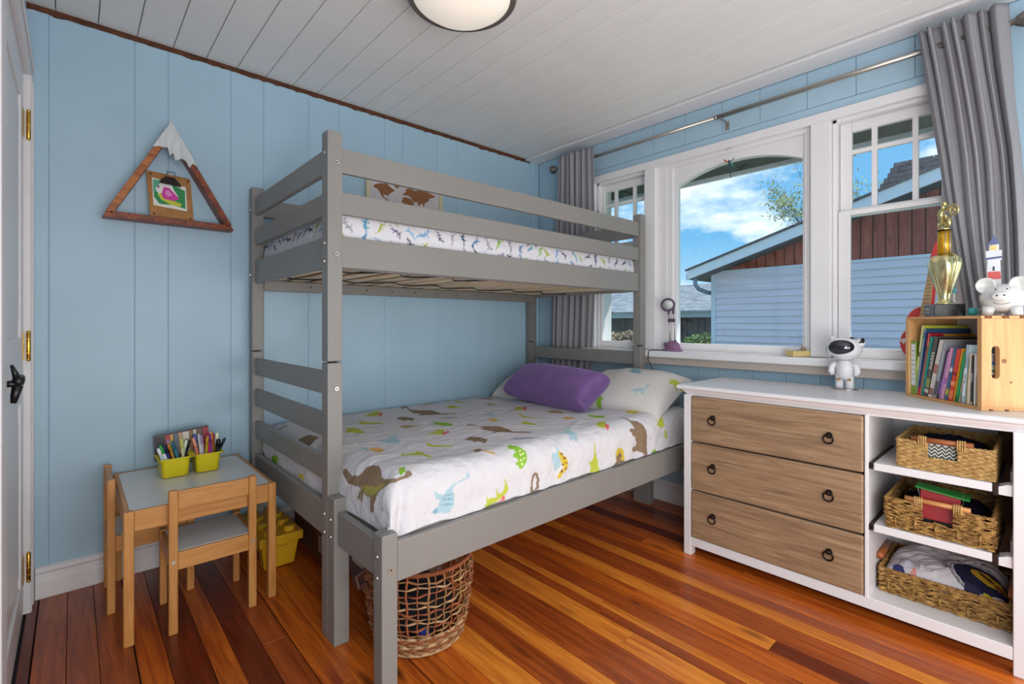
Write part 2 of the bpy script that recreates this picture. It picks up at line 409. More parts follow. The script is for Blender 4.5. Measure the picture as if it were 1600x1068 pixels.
# window wall
wall_right = structure('wall_right')
def wr(y0, y1, z0, z1, nm='wall_board', bev=.004): MB().box(XW, XW+.012, y0+.0007, y1-.0007, z0, z1).build(nm, WALL, wall_right, bevel=bev*.6, seg=2)
OY0, OY1, OZ0, OZ1 = .245, 2.182, .955, 2.13       # window opening
MB().box(XW+.0105, 2.95, YF, OY0, -.02, HC+.02).build('wall_backing', WALL, wall_right)
MB().box(XW+.0105, 2.95, OY1, YL+.1, -.02, HC+.02).build('wall_backing', WALL, wall_right)
MB().box(XW+.0105, 2.95, OY0, OY1, -.02, OZ0-.045).build('wall_backing', WALL, wall_right)
MB().box(XW+.0105, 2.95, OY0, OY1, OZ1, HC+.02).build('wall_backing', WALL, wall_right)
ys = [YF, -.78, -.5, -.18, .165]
for a, b in zip(ys[:-1], ys[1:]): wr(a, b, 0, HC-.012)
ys = [.165, .42, .59, .77, .93, 1.10, 1.29, 1.41, 1.55, 1.70, 1.86, 2.02, 2.27]
for a, b in zip(ys[:-1], ys[1:]): wr(a, b, 0, .90)
for a, b in ((2.27, 2.46), (2.46, 2.62), (2.62, 2.758)): wr(a, b, 0, HC-.012)
ys = [.165, .40, .62, .83, 1.06, 1.27, 1.50, 1.72, 1.93, 2.12, 2.27]
for a, b in zip(ys[:-1], ys[1:]): wr(a, b, 2.222, HC-.012)
wr(.165, 2.27, 2.16, 2.220)

# window casings, sill, apron
GL = glass_mat('window_glass')
MB().box(XW-.020, XW+.02, .155, 2.274, 2.128, 2.175).build('trim_6', TRIM, None, bevel=.003, kind='structure')
m = MB(); m.box(XW-.020, XW+.01, 2.182, 2.274, .955, 2.128); m.build('trim_7', TRIM, None, bevel=.003, kind='structure')
m = MB(); m.box(XW-.020, XW+.155, 1.693, 1.773, .955, 2.128); m.build('trim_8', TRIM, None, bevel=.003, kind='structure')
m = MB(); m.box(XW-.020, XW+.155, .720, .809, .955, 2.128); m.build('trim_9', TRIM, None, bevel=.003, kind='structure')
m = MB(); m.box(XW-.020, XW+.01, .155, .245, .955, 2.128); m.build('trim_10', TRIM, None, bevel=.003, kind='structure')
m = MB(); m.box(2.695, 2.99, .13, 2.235, .913, .953); m.build('trim_11', WHITE, None, bevel=.006, kind='structure')
m = MB(); m.box(2.738, XW+.01, .15, 2.22, .868, .913); m.build('trim_12', plain('shaded_apron_paint', '#c9bcb2', .5), None, bevel=.003, kind='structure')  # beige tone paints in the shade beneath the sill

def sash_rails(m, x0, x1, y0, y1, z0, z1, st, top, bottom):
    m.box(x0, x1, y0, y0+st, z0, z1); m.box(x0, x1, y1-st, y1, z0, z1)
    m.box(x0, x1, y0+st, y1-st, z1-top, z1); m.box(x0, x1, y0+st, y1-st, z0, z0+bottom)

def double_hung(name, y0, y1):
    w = structure(name)
    m = MB(); m.box(2.80, 2.945, y0, y0+.018, .953, 2.13); m.box(2.80, 2.945, y1-.018, y1, .953, 2.13); m.box(2.80, 2.945, y0, y1, 2.112, 2.13)
    m.build('window_frame', TRIM, w, bevel=.002)
    a, b = y0+.02, y1-.02; st = (y1-y0-.04-.333)/2
    m = MB(); sash_rails(m, 2.812, 2.840, a, b, .953, 1.675, st, .024, .050); m.build('lower_sash', TRIM, w, bevel=.003)
    m = MB(); sash_rails(m, 2.843, 2.872, a, b, 1.648, 2.112, st, .048, .040); m.build('upper_sash', TRIM, w, bevel=.003)
    ga, gb = a+st, b-st; cw = .079
    m = MB()
    for q in (ga+cw, gb-cw-.022): m.box(2.846, 2.868, q, q+.022, 1.685, 2.068)
    m.box(2.847, 2.867, ga, gb, 1.955, 1.976); m.build('muntin', TRIM, w, bevel=.002)
    MB().box(2.824, 2.828, ga-.004, gb+.004, 1.0, 1.654).build('pane', GL, w)
    q = [ga, ga+cw+.011, gb-cw-.011, gb]
    for i in range(3):
        for z0, z1 in ((1.685, 1.9655), (1.9655, 2.067)): MB().box(2.856, 2.859, q[i], q[i+1], z0, z1).build('pane', GL, w)
    return w
w1 = double_hung('window_1', 1.775, 2.180)
w3 = double_hung('window_3', .247, .719)
m = MB(); m.smooth = True; m.tube([(2.795, 2.165, 1.93), (2.78, 2.165, 1.90), (2.78, 2.165, 1.86), (2.795, 2.165, 1.84)], .005, 6); m.build('sash_catch', IRON, w1)
# middle window with an arched head
w2 = structure('window_2')
gy0, gy1, gz0, zs, zc = .857, 1.572, 1.0, 1.984, 2.066
m = MB(); m.box(2.80, 2.945, .809, .832, .953, 2.13); m.box(2.80, 2.945, 1.625, 1.693, .953, 2.13); m.box(2.80, 2.945, .832, 1.625, 2.105, 2.13)
m.build('window_frame', TRIM, w2, bevel=.003)
m = MB(); m.box(2.818, 2.868, .832, gy0, .953, 2.105); m.box(2.818, 2.868, gy1, 1.625, .953, 2.105); m.box(2.818, 2.868, gy0, gy1, .953, gz0)
hw = (gy1-gy0)/2; sag = zc-zs; R = (hw*hw+sag*sag)/(2*sag); yc = (gy0+gy1)/2; N = 26
for i in range(N):
    a = gy0+(gy1-gy0)*i/N; b = gy0+(gy1-gy0)*(i+1)/N
    za = zc-R+math.sqrt(R*R-(a-yc)**2); zb = zc-R+math.sqrt(R*R-(b-yc)**2)
    m.hexa([(2.818, a, za), (2.868, a, za), (2.868, b, zb), (2.818, b, zb), (2.818, a, 2.105), (2.868, a, 2.105), (2.868, b, 2.105), (2.818, b, 2.105)])
m.build('sash', TRIM, w2)
m = MB(); m.box(2.806, 2.820, .832, .848, .953, 2.105); m.box(2.806, 2.820, 1.590, 1.625, .953, 2.105); m.build('stop_bead', TRIM, w2, bevel=.003)
MB().box(2.84, 2.844, gy0-.004, gy1+.004, gz0-.004, 2.07).build('pane', GL, w2)

# eave of this house above the windows
m = MB(); m.box(2.95, 3.36, -3.2, 5.2, 2.158, 2.175); m.build('trim_13', plain('dark_green_soffit', '#35443f', .7, vary=.3, vscale=14), None, kind='structure')
m = MB(); m.box(3.35, 3.375, -3.2, 5.2, 2.131, 2.29); m.box(3.375, 3.47, -3.2, 5.2, 2.18, 2.27); m.build('trim_14', TRIM, None, bevel=.003, kind='structure')
m = MB(); m.hexa([(2.0, -3.2, 2.62), (3.48, -3.2, 2.27), (3.48, 5.2, 2.27), (2.0, 5.2, 2.62), (2.0, -3.2, 2.68), (3.48, -3.2, 2.31), (3.48, 5.2, 2.31), (2.0, 5.2, 2.68)])
m.build('trim_15', plain('own_roof', '#3c3a3c', .9), None, kind='structure')

# flush ceiling lamp
lm = thing('ceiling_lamp', 'round flush ceiling lamp with cream glass bowl and bronze ring', 'lamp', (1.08, 1.475, HC))
m = MB(); m.smooth = True; c = (1.08, 1.475, 0)
m.lathe([(.06, HC), (.10, HC-.004), (.105, HC-.03), (.06, HC-.04)], c, 36); m.build('canopy', IRON, lm)
m = MB(); m.smooth = True; m.lathe([(.183, 2.336), (.200, 2.333), (.207, 2.341), (.205, 2.352), (.196, 2.356), (.183, 2.350), (.183, 2.336)], c, 56); m.build('rim', plain('bronze_ring', '#8a8178', .35, .6), lm, label='bronze ring')
GLS = plain('lit_cream_glass', '#efe6d8', .25, emis=.38)
m = MB(); m.smooth = True; m.lathe([(.002, 2.274), (.05, 2.277), (.10, 2.288), (.145, 2.306), (.175, 2.328), (.190, 2.345), (.186, 2.352)], c, 56); m.build('glass_bowl', GLS, lm, label='lit cream glass bowl')
for k in range(3):
    t = k*2.094+.4; MB().beam((1.08+.10*math.cos(t), 1.475+.10*math.sin(t), HC-.02), (1.08+.195*math.cos(t), 1.475+.195*math.sin(t), 2.35), .012, .004).build('bracket', IRON, lm)

# ================================================================ CURTAINS
RZ = 2.288
rod = thing('curtain_rod', 'brushed nickel curtain rod with ball finials above the windows', 'curtain rod', (2.70, 1.25, RZ))
m = MB(); m.smooth = True; m.cyl((2.70, 1.245, RZ), (2.70, 2.475, RZ), .0105, n=14); m.build('pole', STEEL, rod)
m = MB(); m.smooth = True; m.cyl((2.70, .10, RZ), (2.70, 1.26, RZ), .0125, n=14); m.cyl((2.70, 1.255, RZ), (2.70, 1.265, RZ), .0145, n=14); m.build('pole', STEEL, rod)
for y, s in ((2.475, 1), (.10, -1)):
    m = MB(); m.smooth = True; n0 = 24
    pr = [(.010, 0), (.013, .004), (.010, .010), (.018, .018), (.028, .034), (.030, .045), (.026, .060), (.014, .072), (.005, .078), (.001, .080)]
    b0 = len(m.v); m.lathe([(r, h*s) for r, h in pr], (2.70, y, RZ), n0, axis='y')
    for i in range(b0, len(m.v)):
        x_, y_, z_ = m.v[i]; a = math.atan2(z_-RZ, x_-2.70)+(y_-y)*25; k = 1+.07*math.cos(8*a); m.v[i] = (2.70+(x_-2.70)*k, y_, RZ+(z_-RZ)*k)
    m.build('finial', plain('finial_nickel', '#8d8880', .28, .9) if s == 1 else bpy.data.materials['finial_nickel'], rod, label='fluted ball finial')
for y in (1.235, 2.46, .13):
    m = MB(); m.box(2.782, 2.788, y-.010, y+.010, RZ-.055, RZ-.005); m.box(2.780, 2.788, y-.008, y+.008, RZ-.03, RZ-.01); m.tube([(2.785, y, RZ-.015), (2.75, y, RZ-.012), (2.715, y, RZ-.014), (2.70, y, RZ-.016)], .005, 8); m.box(2.69, 2.712, y-.008, y+.008, RZ-.017, RZ-.012)
    m.build('bracket', STEEL, rod, bevel=.001)

CURT = cloth('grey_linen_curtain', '#98979c', bs=600, bump=.2)
def curtain(name, label, top, mid, bot, ztop, zbot, folds, seed, x0, x1, amp):
    """top/mid/bot: (y0, y1) ranges; folds number of pleats"""
    t = thing(name, label, 'curtain', (x1, (bot[0]+bot[1])/2, zbot), 'grey linen curtains')
    nw, nz = 220, 70; w, v = np.meshgrid(np.linspace(0, 1, nw), np.linspace(0, 1, nz), indexing='ij')
    z = ztop+(zbot-ztop)*v
    vm = .4
    def lerp(a, b, c): return np.where(v < vm, a+(b-a)*(v/vm), b+(c-b)*((v-vm)/(1-vm)))
    ya = lerp(top[0], mid[0], bot[0]); yb = lerp(top[1], mid[1], bot[1])
    r = np.random.RandomState(seed); wj = w+.020*np.sin(2*np.pi*w*3+1.3*v+seed)
    ph = 2*np.pi*folds*wj
    fold = np.sin(ph+.5*np.sin(3*v+w*7))
    fold = .8*fold+.35*np.sin(.53*ph+1.7+seed)+.15*np.sin(2*ph+2*v)
    a = amp*(1-.25*v+.35*np.sin(5*w+seed)*v)
    X = x0+(x1-x0)*np.minimum(1, v*1.6)+a*fold+.004*np.sin(6*v+9*w)
    Y = ya+(yb-ya)*(w+.012*np.sin(2*ph+seed))+.005*np.sin(7*v+5*w)
    o = grid_object('panel', X, Y, z, None, CURT, t)
    md = o.modifiers.new('s', 'SOLIDIFY'); md.thickness = .0025
    # eyelets round the rod
    m = MB(); m.smooth = True
    for k in range(folds*2):
        yy = top[0]+(top[1]-top[0])*(k+.5)/(folds*2)
        m.tube([(2.70+.019*math.cos(q*math.pi/6), yy+.001*((k % 2)*2-1), RZ+.019*math.sin(q*math.pi/6)) for q in range(12)], .003, 6, closed=True)
    pass
    return t
curtain('curtain', 'short gathered grey curtain at the room corner behind the bunk bed head', (2.115, 2.440), (2.13, 2.52), (2.245, 2.63), RZ+.062, .12, 7, 3, 2.668, 2.738, .024)
curtain('curtain', 'long grey curtain with deep folds beside the trophy and piggy bank', (.105, .382), (.068, .305), (.045, .215), RZ+.075, .957, 7, 8, 2.668, 2.722, .026)

# ================================================================ BUNK BED
bed = thing('bunk_bed', 'grey painted wooden bunk bed with narrow top bunk over a wider lower bed', 'bunk bed', (.669, 1.306, 0))
xa, xb = .669, 2.695; P = .055
def bx(nm, a, b, c, d, e, f, bev=.004, mat=GREY, **k): return MB().box(a, b, c, d, e, f).build(nm, mat, bed, bevel=bev, **k)
for x in (xa, xb-P):
    for y in (1.714, 2.692):
        bx('post', x, x+P, y, y+P+.002, 0, .981); bx('post', x, x+P, y, y+P+.002, .986, 1.812)
        bx('dowel', x+.015, x+.04, y+.015, y+.04, .975, .99, bev=0, mat=DARK)
    bx('post', x, x+P, 1.656, 1.7135, 0, .512); bx('leg', x, x+P-.003, 1.306, 1.361, 0, .497)
LY0, LY1 = 1.771, 2.692
for z0, z1 in ((1.325, 1.440), (1.520, 1.601), (1.671, 1.761)):
    bx('side_rail', xa+P, xb-P, 1.726, 1.748, z0, z1); bx('side_rail', xa+P, xb-P, 2.712, 2.734, z0, z1)
    bx('end_rail', xa+.014, xa+.036, LY0, LY1, z0, z1)
    if z0 != 1.520: bx('end_rail', xb-.036, xb-.014, LY0, LY1, z0, z1)
bx('end_rail', xb-.036, xb-.014, LY0, LY1, 1.520, 1.601)
for z0, z1 in ((.862, .947), (.706, .792), (.547, .632)):
    bx('end_rail', xa+.014, xa+.036, LY0, LY1, z0, z1); bx('end_rail', xb-.036, xb-.014, LY0, LY1, z0+.0, z1)
bx('side_rail', xa+P-.001, xb-P, 1.312, 1.336, .345, .467); bx('side_rail', xa+P, xb-P, 2.70, 2.724, .345, .467)
for x in (xa+.012, xb-.036):
    bx('end_rail', x, x+.024, 1.361, 1.657, .352, .467); bx('end_rail', x, x+.024, LY0, LY1, .345, .467)
bx('ledger', xa+P, xb-P, 2.690, 2.712, 1.290, 1.345); bx('ledger', xa+P, xb-P, 1.748, 1.770, 1.322, 1.345)
SL = wood('slat_pine', '#e0bd92', '#fbe6c8', .6, (14, 1.5, 14), 2.0, rnd=.12)
k = .735
while k < 2.60:
    MB().box(k, k+.068, 1.752, 2.708, 1.3465, 1.3545).build('slat', SL, bed, bevel=.002); k += .1165
for k in range(12): MB().box(.74+k*.16, .74+k*.16+.07, 1.345, 2.70, .37, .388).build('slat', SL, bed)
MB().box(.74, 2.62, 1.336, 1.356, .348, .37).build('ledger', GREY, bed); MB().box(.74, 2.62, 2.68, 2.70, .348, .37).build('ledger', GREY, bed)
def bolt(p, ax, r=.0085, big=True):
    m = MB(); m.smooth = False; p = Vector(p); a = Vector(ax)
    m.cyl(p, p+a*.004, r, r*.85, 14); m.cyl(p+a*.004, p+a*.0045, r*.38, r*.38, 6)
    m.mi[-8:] = [1]*8
    return m.build('bolt', [SCREW, IRON], bed)
for z in (1.70, 1.372, .888): bolt((xa+.032, 1.714, z), (0, -1, 0))
for x in (xb-.03,):
    for z in (1.70, 1.372): bolt((x, 1.714, z), (0, -1, 0), .007)
bolt((xa+.028, 1.306, .392), (0, -1, 0))
for y, zs_ in ((1.742, (1.735, 1.41, 1.345, .44, .375)), (1.686, (.435, .375)), (1.335, (.43, .367)), (2.722, (1.70, 1.37))):
    for z in zs_: bolt((xa, y, z), (-1, 0, 0), .0055)
m = MB()
xsr = .958
while xsr < 2.6: m.cyl((xsr, 2.6895, 1.318), (xsr, 2.691, 1.318), .0045, n=8); xsr += .1625
m.build('screw_hole', DARK, bed, kind='stuff')
# wavy black cord under the slats
cd = MB(); cd.smooth = True; pts = []
for i in range(130):
    x = .72+i*.0148; pts.append((x, 2.36+.05*math.sin(i*.33)+.02*math.sin(i*.11), 1.338-.004*abs(math.sin(i*.17))))
cd.tube(pts, .0035, 6)
set_props(cd.build('cord', BLACK), 'wavy black cord running under the top bunk slats', 'cord')
cd = MB(); cd.smooth = True; cd.tube([(.80+i*.0125, 1.93+.07*math.sin(i*.28), 1.338) for i in range(60)], .0035, 6)
set_props(cd.build('cord', BLACK), 'short black cord looped under the front edge of the top bunk slats', 'cord')

# ---- top mattress with a lizard print sheet
PR = {k: srgb(v) for k, v in dict(w='#dbd8dd', b='#8d765f', l='#a9c6cf', g='#8dbb3e', y='#bcc24a', o='#dcae62', r='#dd6f6b', v='#a5a5b2', t='#b39a72', d='#dfeaa8', e='#7fa9bb', u='#a59a52', n='#d3b93c', m='#7b4a45').items()}
SHEET = vcol('sheet_print', .85)
tm = thing('mattress', 'top bunk mattress in a white sheet printed with small coloured lizards', 'mattress', (xa+P, 1.77, 1.365))
def profile_box(x0, x1, y0, y1, z0, z1, r, nx, ny, nside):
    """closed skirt + top as (U,V) patches: top grid with sides folded down"""
    sx = np.concatenate([-np.linspace(z1-z0, 0, nside, endpoint=False), np.linspace(0, x1-x0, nx), (x1-x0)+np.linspace(0, z1-z0, nside+1)[1:]])
    sy = np.concatenate([-np.linspace(z1-z0, 0, nside, endpoint=False), np.linspace(0, y1-y0, ny), (y1-y0)+np.linspace(0, z1-z0, nside+1)[1:]])
    U, V = np.meshgrid(sx, sy, indexing='ij')
    ox = np.clip(U, 0, x1-x0); oy = np.clip(V, 0, y1-y0)
    dx = np.abs(U-ox); dy = np.abs(V-oy); d = np.maximum(dx, dy)
    bul = .010*np.sin(np.clip(d/(z1-z0), 0, 1)*math.pi)
    Z = z1-np.maximum(d, 0)
    ex = np.minimum(ox, x1-x0-ox); ey = np.minimum(oy, y1-y0-oy); ee = np.minimum(ex, ey); Z = Z-np.where(d == 0, r*np.maximum(0, 1-ee/.05)**2, r*np.maximum(0, 1-d/.05))
    X = x0+ox+np.sign(U-ox)*bul; Y = y0+oy+np.sign(V-oy)*bul
    return U, V, X, Y, Z
U, V, X, Y, Z = profile_box(.735, 2.632, 1.775, 2.68, 1.357, 1.545, .010, 330, 120, 36)
fr = np.exp(-((V+.08)/.12)**2)+np.exp(-((U+.08)/.12)**2)
wv = .003*waves(U*3, V*9+U*5, 3, 8, (8, 22)); Y = Y+wv*(V < 0); X = X+wv*(U < 0); Z = Z+.002*waves(U, V, 9, 6, (10, 30))*((U > 0) & (V > 0))
colr = np.ones((U.size, 4)); colr[:, :3] = PR['w'][:3]; UV = np.stack([U.ravel(), V.ravel()], 1)
rl = random.Random(2); LC = [srgb(c) for c in ('#3b3550', '#5b7fa8', '#8fb84a', '#a9ae3c', '#2f4f6c', '#9a9aa6', '#4f9bb5', '#6b5a78', '#7da7cf')]
def lizard(cx, cy, s, a, c, kind):
    pts = []
    ln = [(-1.2, .1, .03), (-.85, .26, .07), (-.45, .20, .12), (0, 0, .17), (.3, -.14, .17), (.6, -.10, .12), (.85, .08, .13), (1.05, .16, .05)]
    up = [(x, y+w) for x, y, w in ln]; dn = [(x, y-w) for x, y, w in ln][::-1]
    ps = [up+dn]
    for lx, ly, sg in ((-.15, .1, 1), (.4, -.1, 1), (-.15, .05, -1), (.4, -.2, -1)): ps.append([(lx-.07, ly), (lx+.07, ly), (lx+.12, ly+sg*.32), (lx+.22, ly+sg*.36), (lx+.0, ly+sg*.38)])
    ca, sa = math.cos(a), math.sin(a)
    for p in ps: paint(UV, colr, [(cx+s*(x*ca-y*sa*kind), cy+s*(x*sa+y*ca*kind)) for x, y in p], c)
gx = -.175
while gx < 2.08:
    gy = -.18
    while gy < .95:
        near = gy < .05 or gx < .06
        if near or rl.random() < .3: lizard(gx+rl.uniform(-.012, .012), gy+rl.uniform(-.01, .01), rl.uniform(.028, .040), rl.choice([.8, 1.0, 2.2, -.9, 1.3])+rl.uniform(-.3, .3), rl.choice(LC), rl.choice([1, -1]))
        gy += .066
    gx += .068
grid_object('fitted_sheet', X, Y, Z, colr, SHEET, tm)
MB().box(.74, 2.625, 1.785, 2.67, 1.3560, 1.50).build('core', plain('shaded_mattress_core', '#8f775e', .9), tm)  # brown instead of white, so the gaps between slats look shaded

# ---- lower mattress and duvet
lmt = thing('mattress', 'lower mattress mostly hidden under the dinosaur duvet', 'mattress', (.74, 1.36, .389))
m = MB(); m.smooth = False; m.box(.745, 2.615, 1.37, 2.67, .389, .55); m.build('core', plain('lower_mattress', '#e3e0da', .9), lmt, bevel=.03, seg=3)

V0, RR = .075, .095
def prof(q):
    a = np.clip((q-V0)/RR, 0, np.pi/2)
    return RR*(1-np.cos(a))+np.maximum(q-V0-RR*np.pi/2, 0), (V0+RR)-np.where(q < V0, q, V0+RR*np.sin(a))
def nonuni(L, fine, coarse, edge):
    a = np.arange(0, edge, fine); b = np.arange(edge, L, coarse); return np.concatenate([a, b])
S_ = nonuni(2.00, .0038, .005, .30); T_ = nonuni(1.47, .0038, .005, .42)
s, t = np.meshgrid(S_, T_, indexing='ij'); ox, dx = prof(s); oy, dy = prof(t)
X = .712+ox; Y = 1.338+oy; zt = .648-.045*np.clip((Y-1.45)/1.3, 0, 1); dd = np.minimum(np.sqrt(dx**2+dy**2), .190)
Z = zt-dd*1.04
side = np.clip(dd/.15, 0, 1)
Z = Z+(1-side)*(.009*waves(X, Y, 1, 9, (5, 14))+.0032*waves(X, Y, 2, 9, (22, 55))+.013*np.exp(-((waves(X, Y, 8, 6, (3, 9)))/.05)**2)*waves(X, Y, 9, 5, (6, 20)))
fold = waves(X*1.0, Y*1.0, 5, 6, (14, 34))+.6*np.sin(X*46+2*np.sin(X*9)); Y = Y-side*.007*(fold-.6)*np.clip(t/.06, 0, 1)*(dy > .01)
fold2 = waves(X, Y*1.3, 6, 6, (14, 34)); X = X-side*.008*fold2*(dx > .01)
Z = Z+side*.004*np.sin(X*17+np.sin(X*41))*(dy > .1)*np.clip((.075-t)/.075, 0, 1)
# deep crease at the foot corner
cz = np.exp(-(((s-.17)-(t-.10)*.2)/.016)**2)*np.clip(1-t/.22, 0, 1); Y = Y+.018*cz; Z = Z-.010*cz
cz = np.exp(-((s-.20)/.03)**2)*np.clip(1-t/.22, 0, 1); Y = Y-.008*cz
colr = np.ones((s.size, 4)); colr[:, :3] = srgb('#d8d5d9')[:3]; UV = np.stack([s.ravel(), t.ravel()], 1)
DUV = ['b898,1439,928,1470,950,1458,914,1349,947,1292,978,1268,998,1214,962,1105,993,1059,1032,1032,999,1017,934,1077,905,1112,863,1129,839,1136,881,1177,866,1232,879,1298,921,1408,907,1423,875,1382','b719,1162,758,1174,774,1132,775,1065,741,1027,712,984,722,1034,699,1042,686,1033,697,1080,690,1102','t575,893,625,912,640,899,634,852,641,792,606,830,575,818,586,856','l1019,1470,1040,1470,1073,1470,1070,1470,1037,1470','o1067,1470,1126,1470,1126,1442,1081,1433,1066,1470','y1106,1264,1167,1295,1170,1257,1145,1114,1135,1187,1096,1207','y1314,1467,1294,1386,1323,1289,1263,1315,1261,1370','b1492,1429,1545,1379,1525,1305,1479,1298,1458,1358','b1610,1470,1697,1470,1770,1470,1659,1386,1617,1380,1665,1466','t1357,1470,1412,1470,1411,1470,1377,1470','t1333,1160,1373,1157,1373,1093,1324,1098','y1390,954,1422,940,1415,899,1337,827,1307,851','r1412,901,1445,912,1403,852,1346,803,1341,823','v863,958,895,955,940,915,926,883,891,912,856,934','l1081,867,1148,908,1155,881,1131,808,1103,802,1097,846,1063,837','g775,892,780,845,800,793,794,745,765,709,744,722,735,749,739,795,725,796','y556,609,601,633,658,672,677,652,637,581,602,556,589,583,582,603','r638,605,657,606,683,621,660,580,632,565,599,542','y488,506,482,477,485,438,531,377,521,358,476,406,465,425,456,436','y299,372,328,400,310,359,336,377,360,378,391,408,393,372,374,333,377,302,365,258,355,281,357,318,341,328,322,347,296,353','b816,667,840,678,849,653,826,577,856,542,889,505,881,440,856,377,891,346,924,309,882,312,840,359,823,391,800,418,764,415,803,440,797,478,791,519,791,543,813,527,826,602,830,639,806,637','b632,430,676,446,693,413,690,349,658,318,634,308,650,333,641,356,625,353,634,383,627,408','b541,258,575,255,562,222,531,215,528,228','o567,237,575,206,591,190,586,171,569,191,557,216','l937,734,993,730,973,695,936,700','o1016,748,1029,709,1002,640,957,618,969,678','y1250,767,1200,687,1177,617,1184,575,1219,547,1168,550,1139,597,1181,677','y1050,527,1074,525,1053,469,1041,391,1019,418,1006,453,1015,486','v772,284,810,260,849,237,826,218,793,241,762,258','g686,219,700,205,719,185,728,157,723,134,706,112,684,96,669,100,667,109,657,116,660,124,673,124,674,138,658,147,663,159,683,162,680,181,666,188','d703,171,712,168,706,160,697,163','d709,156,718,153,713,146,703,147','d693,153,702,150,697,143,689,146','d703,137,712,134,708,127,699,129','d684,132,693,129,690,124,680,125','d684,116,693,115,692,107,682,110','b721,0,725,22,729,47,738,63,757,68,770,60,777,37,771,7,755,0,762,0,729,0','w736,15,739,40,748,54,758,56,761,38,755,13,742,1','y494,6,508,10,505,41,517,22,530,24,552,18,552,60,563,29,583,35,592,57,589,79,602,65,612,38,602,24,579,16,560,6,541,1,527,0,505,0','r536,0,560,0,576,12,589,24,592,3,569,0,546,0,533,0','l432,140,439,131,445,118,435,112,406,109,377,103,361,94,368,66,365,41,347,19,295,26,280,35,305,47,313,66,295,75,290,102,309,88,323,79,341,93,367,107,401,113,427,118','e321,69,362,63,364,59,321,63','e318,53,364,47,364,43,318,47','e329,79,361,78,361,74,329,75','e280,35,305,47,305,29,290,26','b131,509,137,490,129,459,120,422,126,378,144,366,166,365,180,344,183,313,169,269,150,237,153,200,173,168,202,169,218,185,231,182,231,166,218,160,192,156,163,159,139,181,120,203,105,219,88,222,69,237,45,238,38,263,62,266,85,265,79,280,82,303,87,316,69,321,58,319,55,338,75,333,59,344,61,362,88,341,100,338,91,390,95,436,107,469,118,497','u107,338,113,285,117,244,131,225,140,194,123,206,107,225,91,250,85,287,91,318','g204,210,215,210,227,209,214,191,215,178,205,181,193,171,191,181,195,197','l367,675,393,671,446,717,505,714,448,678,430,606,394,555,387,580,368,584,362,612,361,637','y349,973,396,1045,412,1029,420,1005,413,955,401,858,380,883,364,930,342,939','l257,615,277,590,253,525,244,561','o279,580,305,552,310,506,271,474,266,514,260,534','y471,1124,497,1137,536,1212,524,1142,536,1095,582,1052,563,1015,514,1051,484,1073','y627,1360,684,1402,736,1448,746,1391,683,1293,638,1288','r736,1399,725,1329,670,1249,671,1280','b1468,258,1474,225,1473,184,1510,169,1533,143,1544,109,1542,74,1539,21,1535,0,1507,1,1497,16,1445,34,1415,32,1405,49,1415,56,1440,54,1455,63,1441,90,1440,102,1418,107,1421,121,1409,132,1421,144,1447,140,1460,131,1458,152,1457,172,1458,200','l982,209,1025,224,1061,241,1145,281,1050,221,1066,191,1055,175,1025,141,1018,152,1018,160,993,159,1008,178,1008,205','l902,166,904,152,901,131,900,91,894,63,865,50,859,84,849,104,862,127,876,119,891,132','n894,124,908,124,918,107,936,90,943,63,931,46,908,35,894,19,876,22,891,44,913,59,898,87,892,107','m904,118,917,112,911,106,902,110','m915,99,930,96,928,88,915,91','m901,77,913,74,913,65,902,68','m923,57,934,57,933,49,923,49','m920,78,939,74,939,68,921,71','m898,50,910,50,908,41,900,41','y1138,127,1129,81,1146,46,1151,7,1151,0,1120,0,1083,3,1092,25,1071,54,1096,44,1116,62,1122,103','n1271,50,1289,69,1317,68,1341,49,1346,9,1310,0,1253,0,1289,7,1271,28','b1275,32,1308,49,1331,28,1307,16,1349,0,1308,0,1253,0,1279,10','y1731,199,1754,199,1738,163,1717,135,1708,110,1681,104,1649,125,1671,141,1666,157','y1698,87,1717,90,1727,50,1708,47','y1250,231,1314,252,1330,235,1278,184,1248,178,1235,205','r1299,212,1310,199,1287,172,1262,166,1268,187','g1451,453,1425,408,1431,358,1440,318,1396,285,1375,313,1390,380','t1363,661,1429,678,1432,608,1398,550,1370,552,1369,621','o1248,437,1297,461,1307,421,1291,384,1242,388,1224,400','n1634,330,1710,358,1727,315,1669,256,1604,241,1595,280','g1572,6,1606,15,1619,0,1580,0','g908,0,934,0,978,0,966,0,920,0','b152,1470,189,1470,221,1470,183,1470,156,1470','b150,1052,180,1040,211,1029,215,930,170,898,149,889','g42,1327,62,1251,52,1202,22,1235,13,1268,23,1317','b56,1470,38,1452,9,1398,12,1463,35,1470','n30,952,45,874,16,861,22,926','v157,1366,186,1364,235,1404,212,1346,178,1338,160,1323']
pink = srgb('#e3ccd6')
for q in DUV:
    v_ = [int(a)/1000 for a in q[1:].split(',')]; paint(UV, colr, list(zip(v_[0::2], v_[1::2])), PR[q[0]])
# prints that continue beyond those seen at the foot and wall side
dv = grid_object('duvet', X, Y, Z, colr, vcol('duvet_print', .85, .55, 22))
set_props(dv, 'white duvet printed with brown, green and blue dinosaurs on the lower bed', 'duvet')
md = dv.modifiers.new('s', 'SOLIDIFY'); md.thickness = .008; md.offset = -1

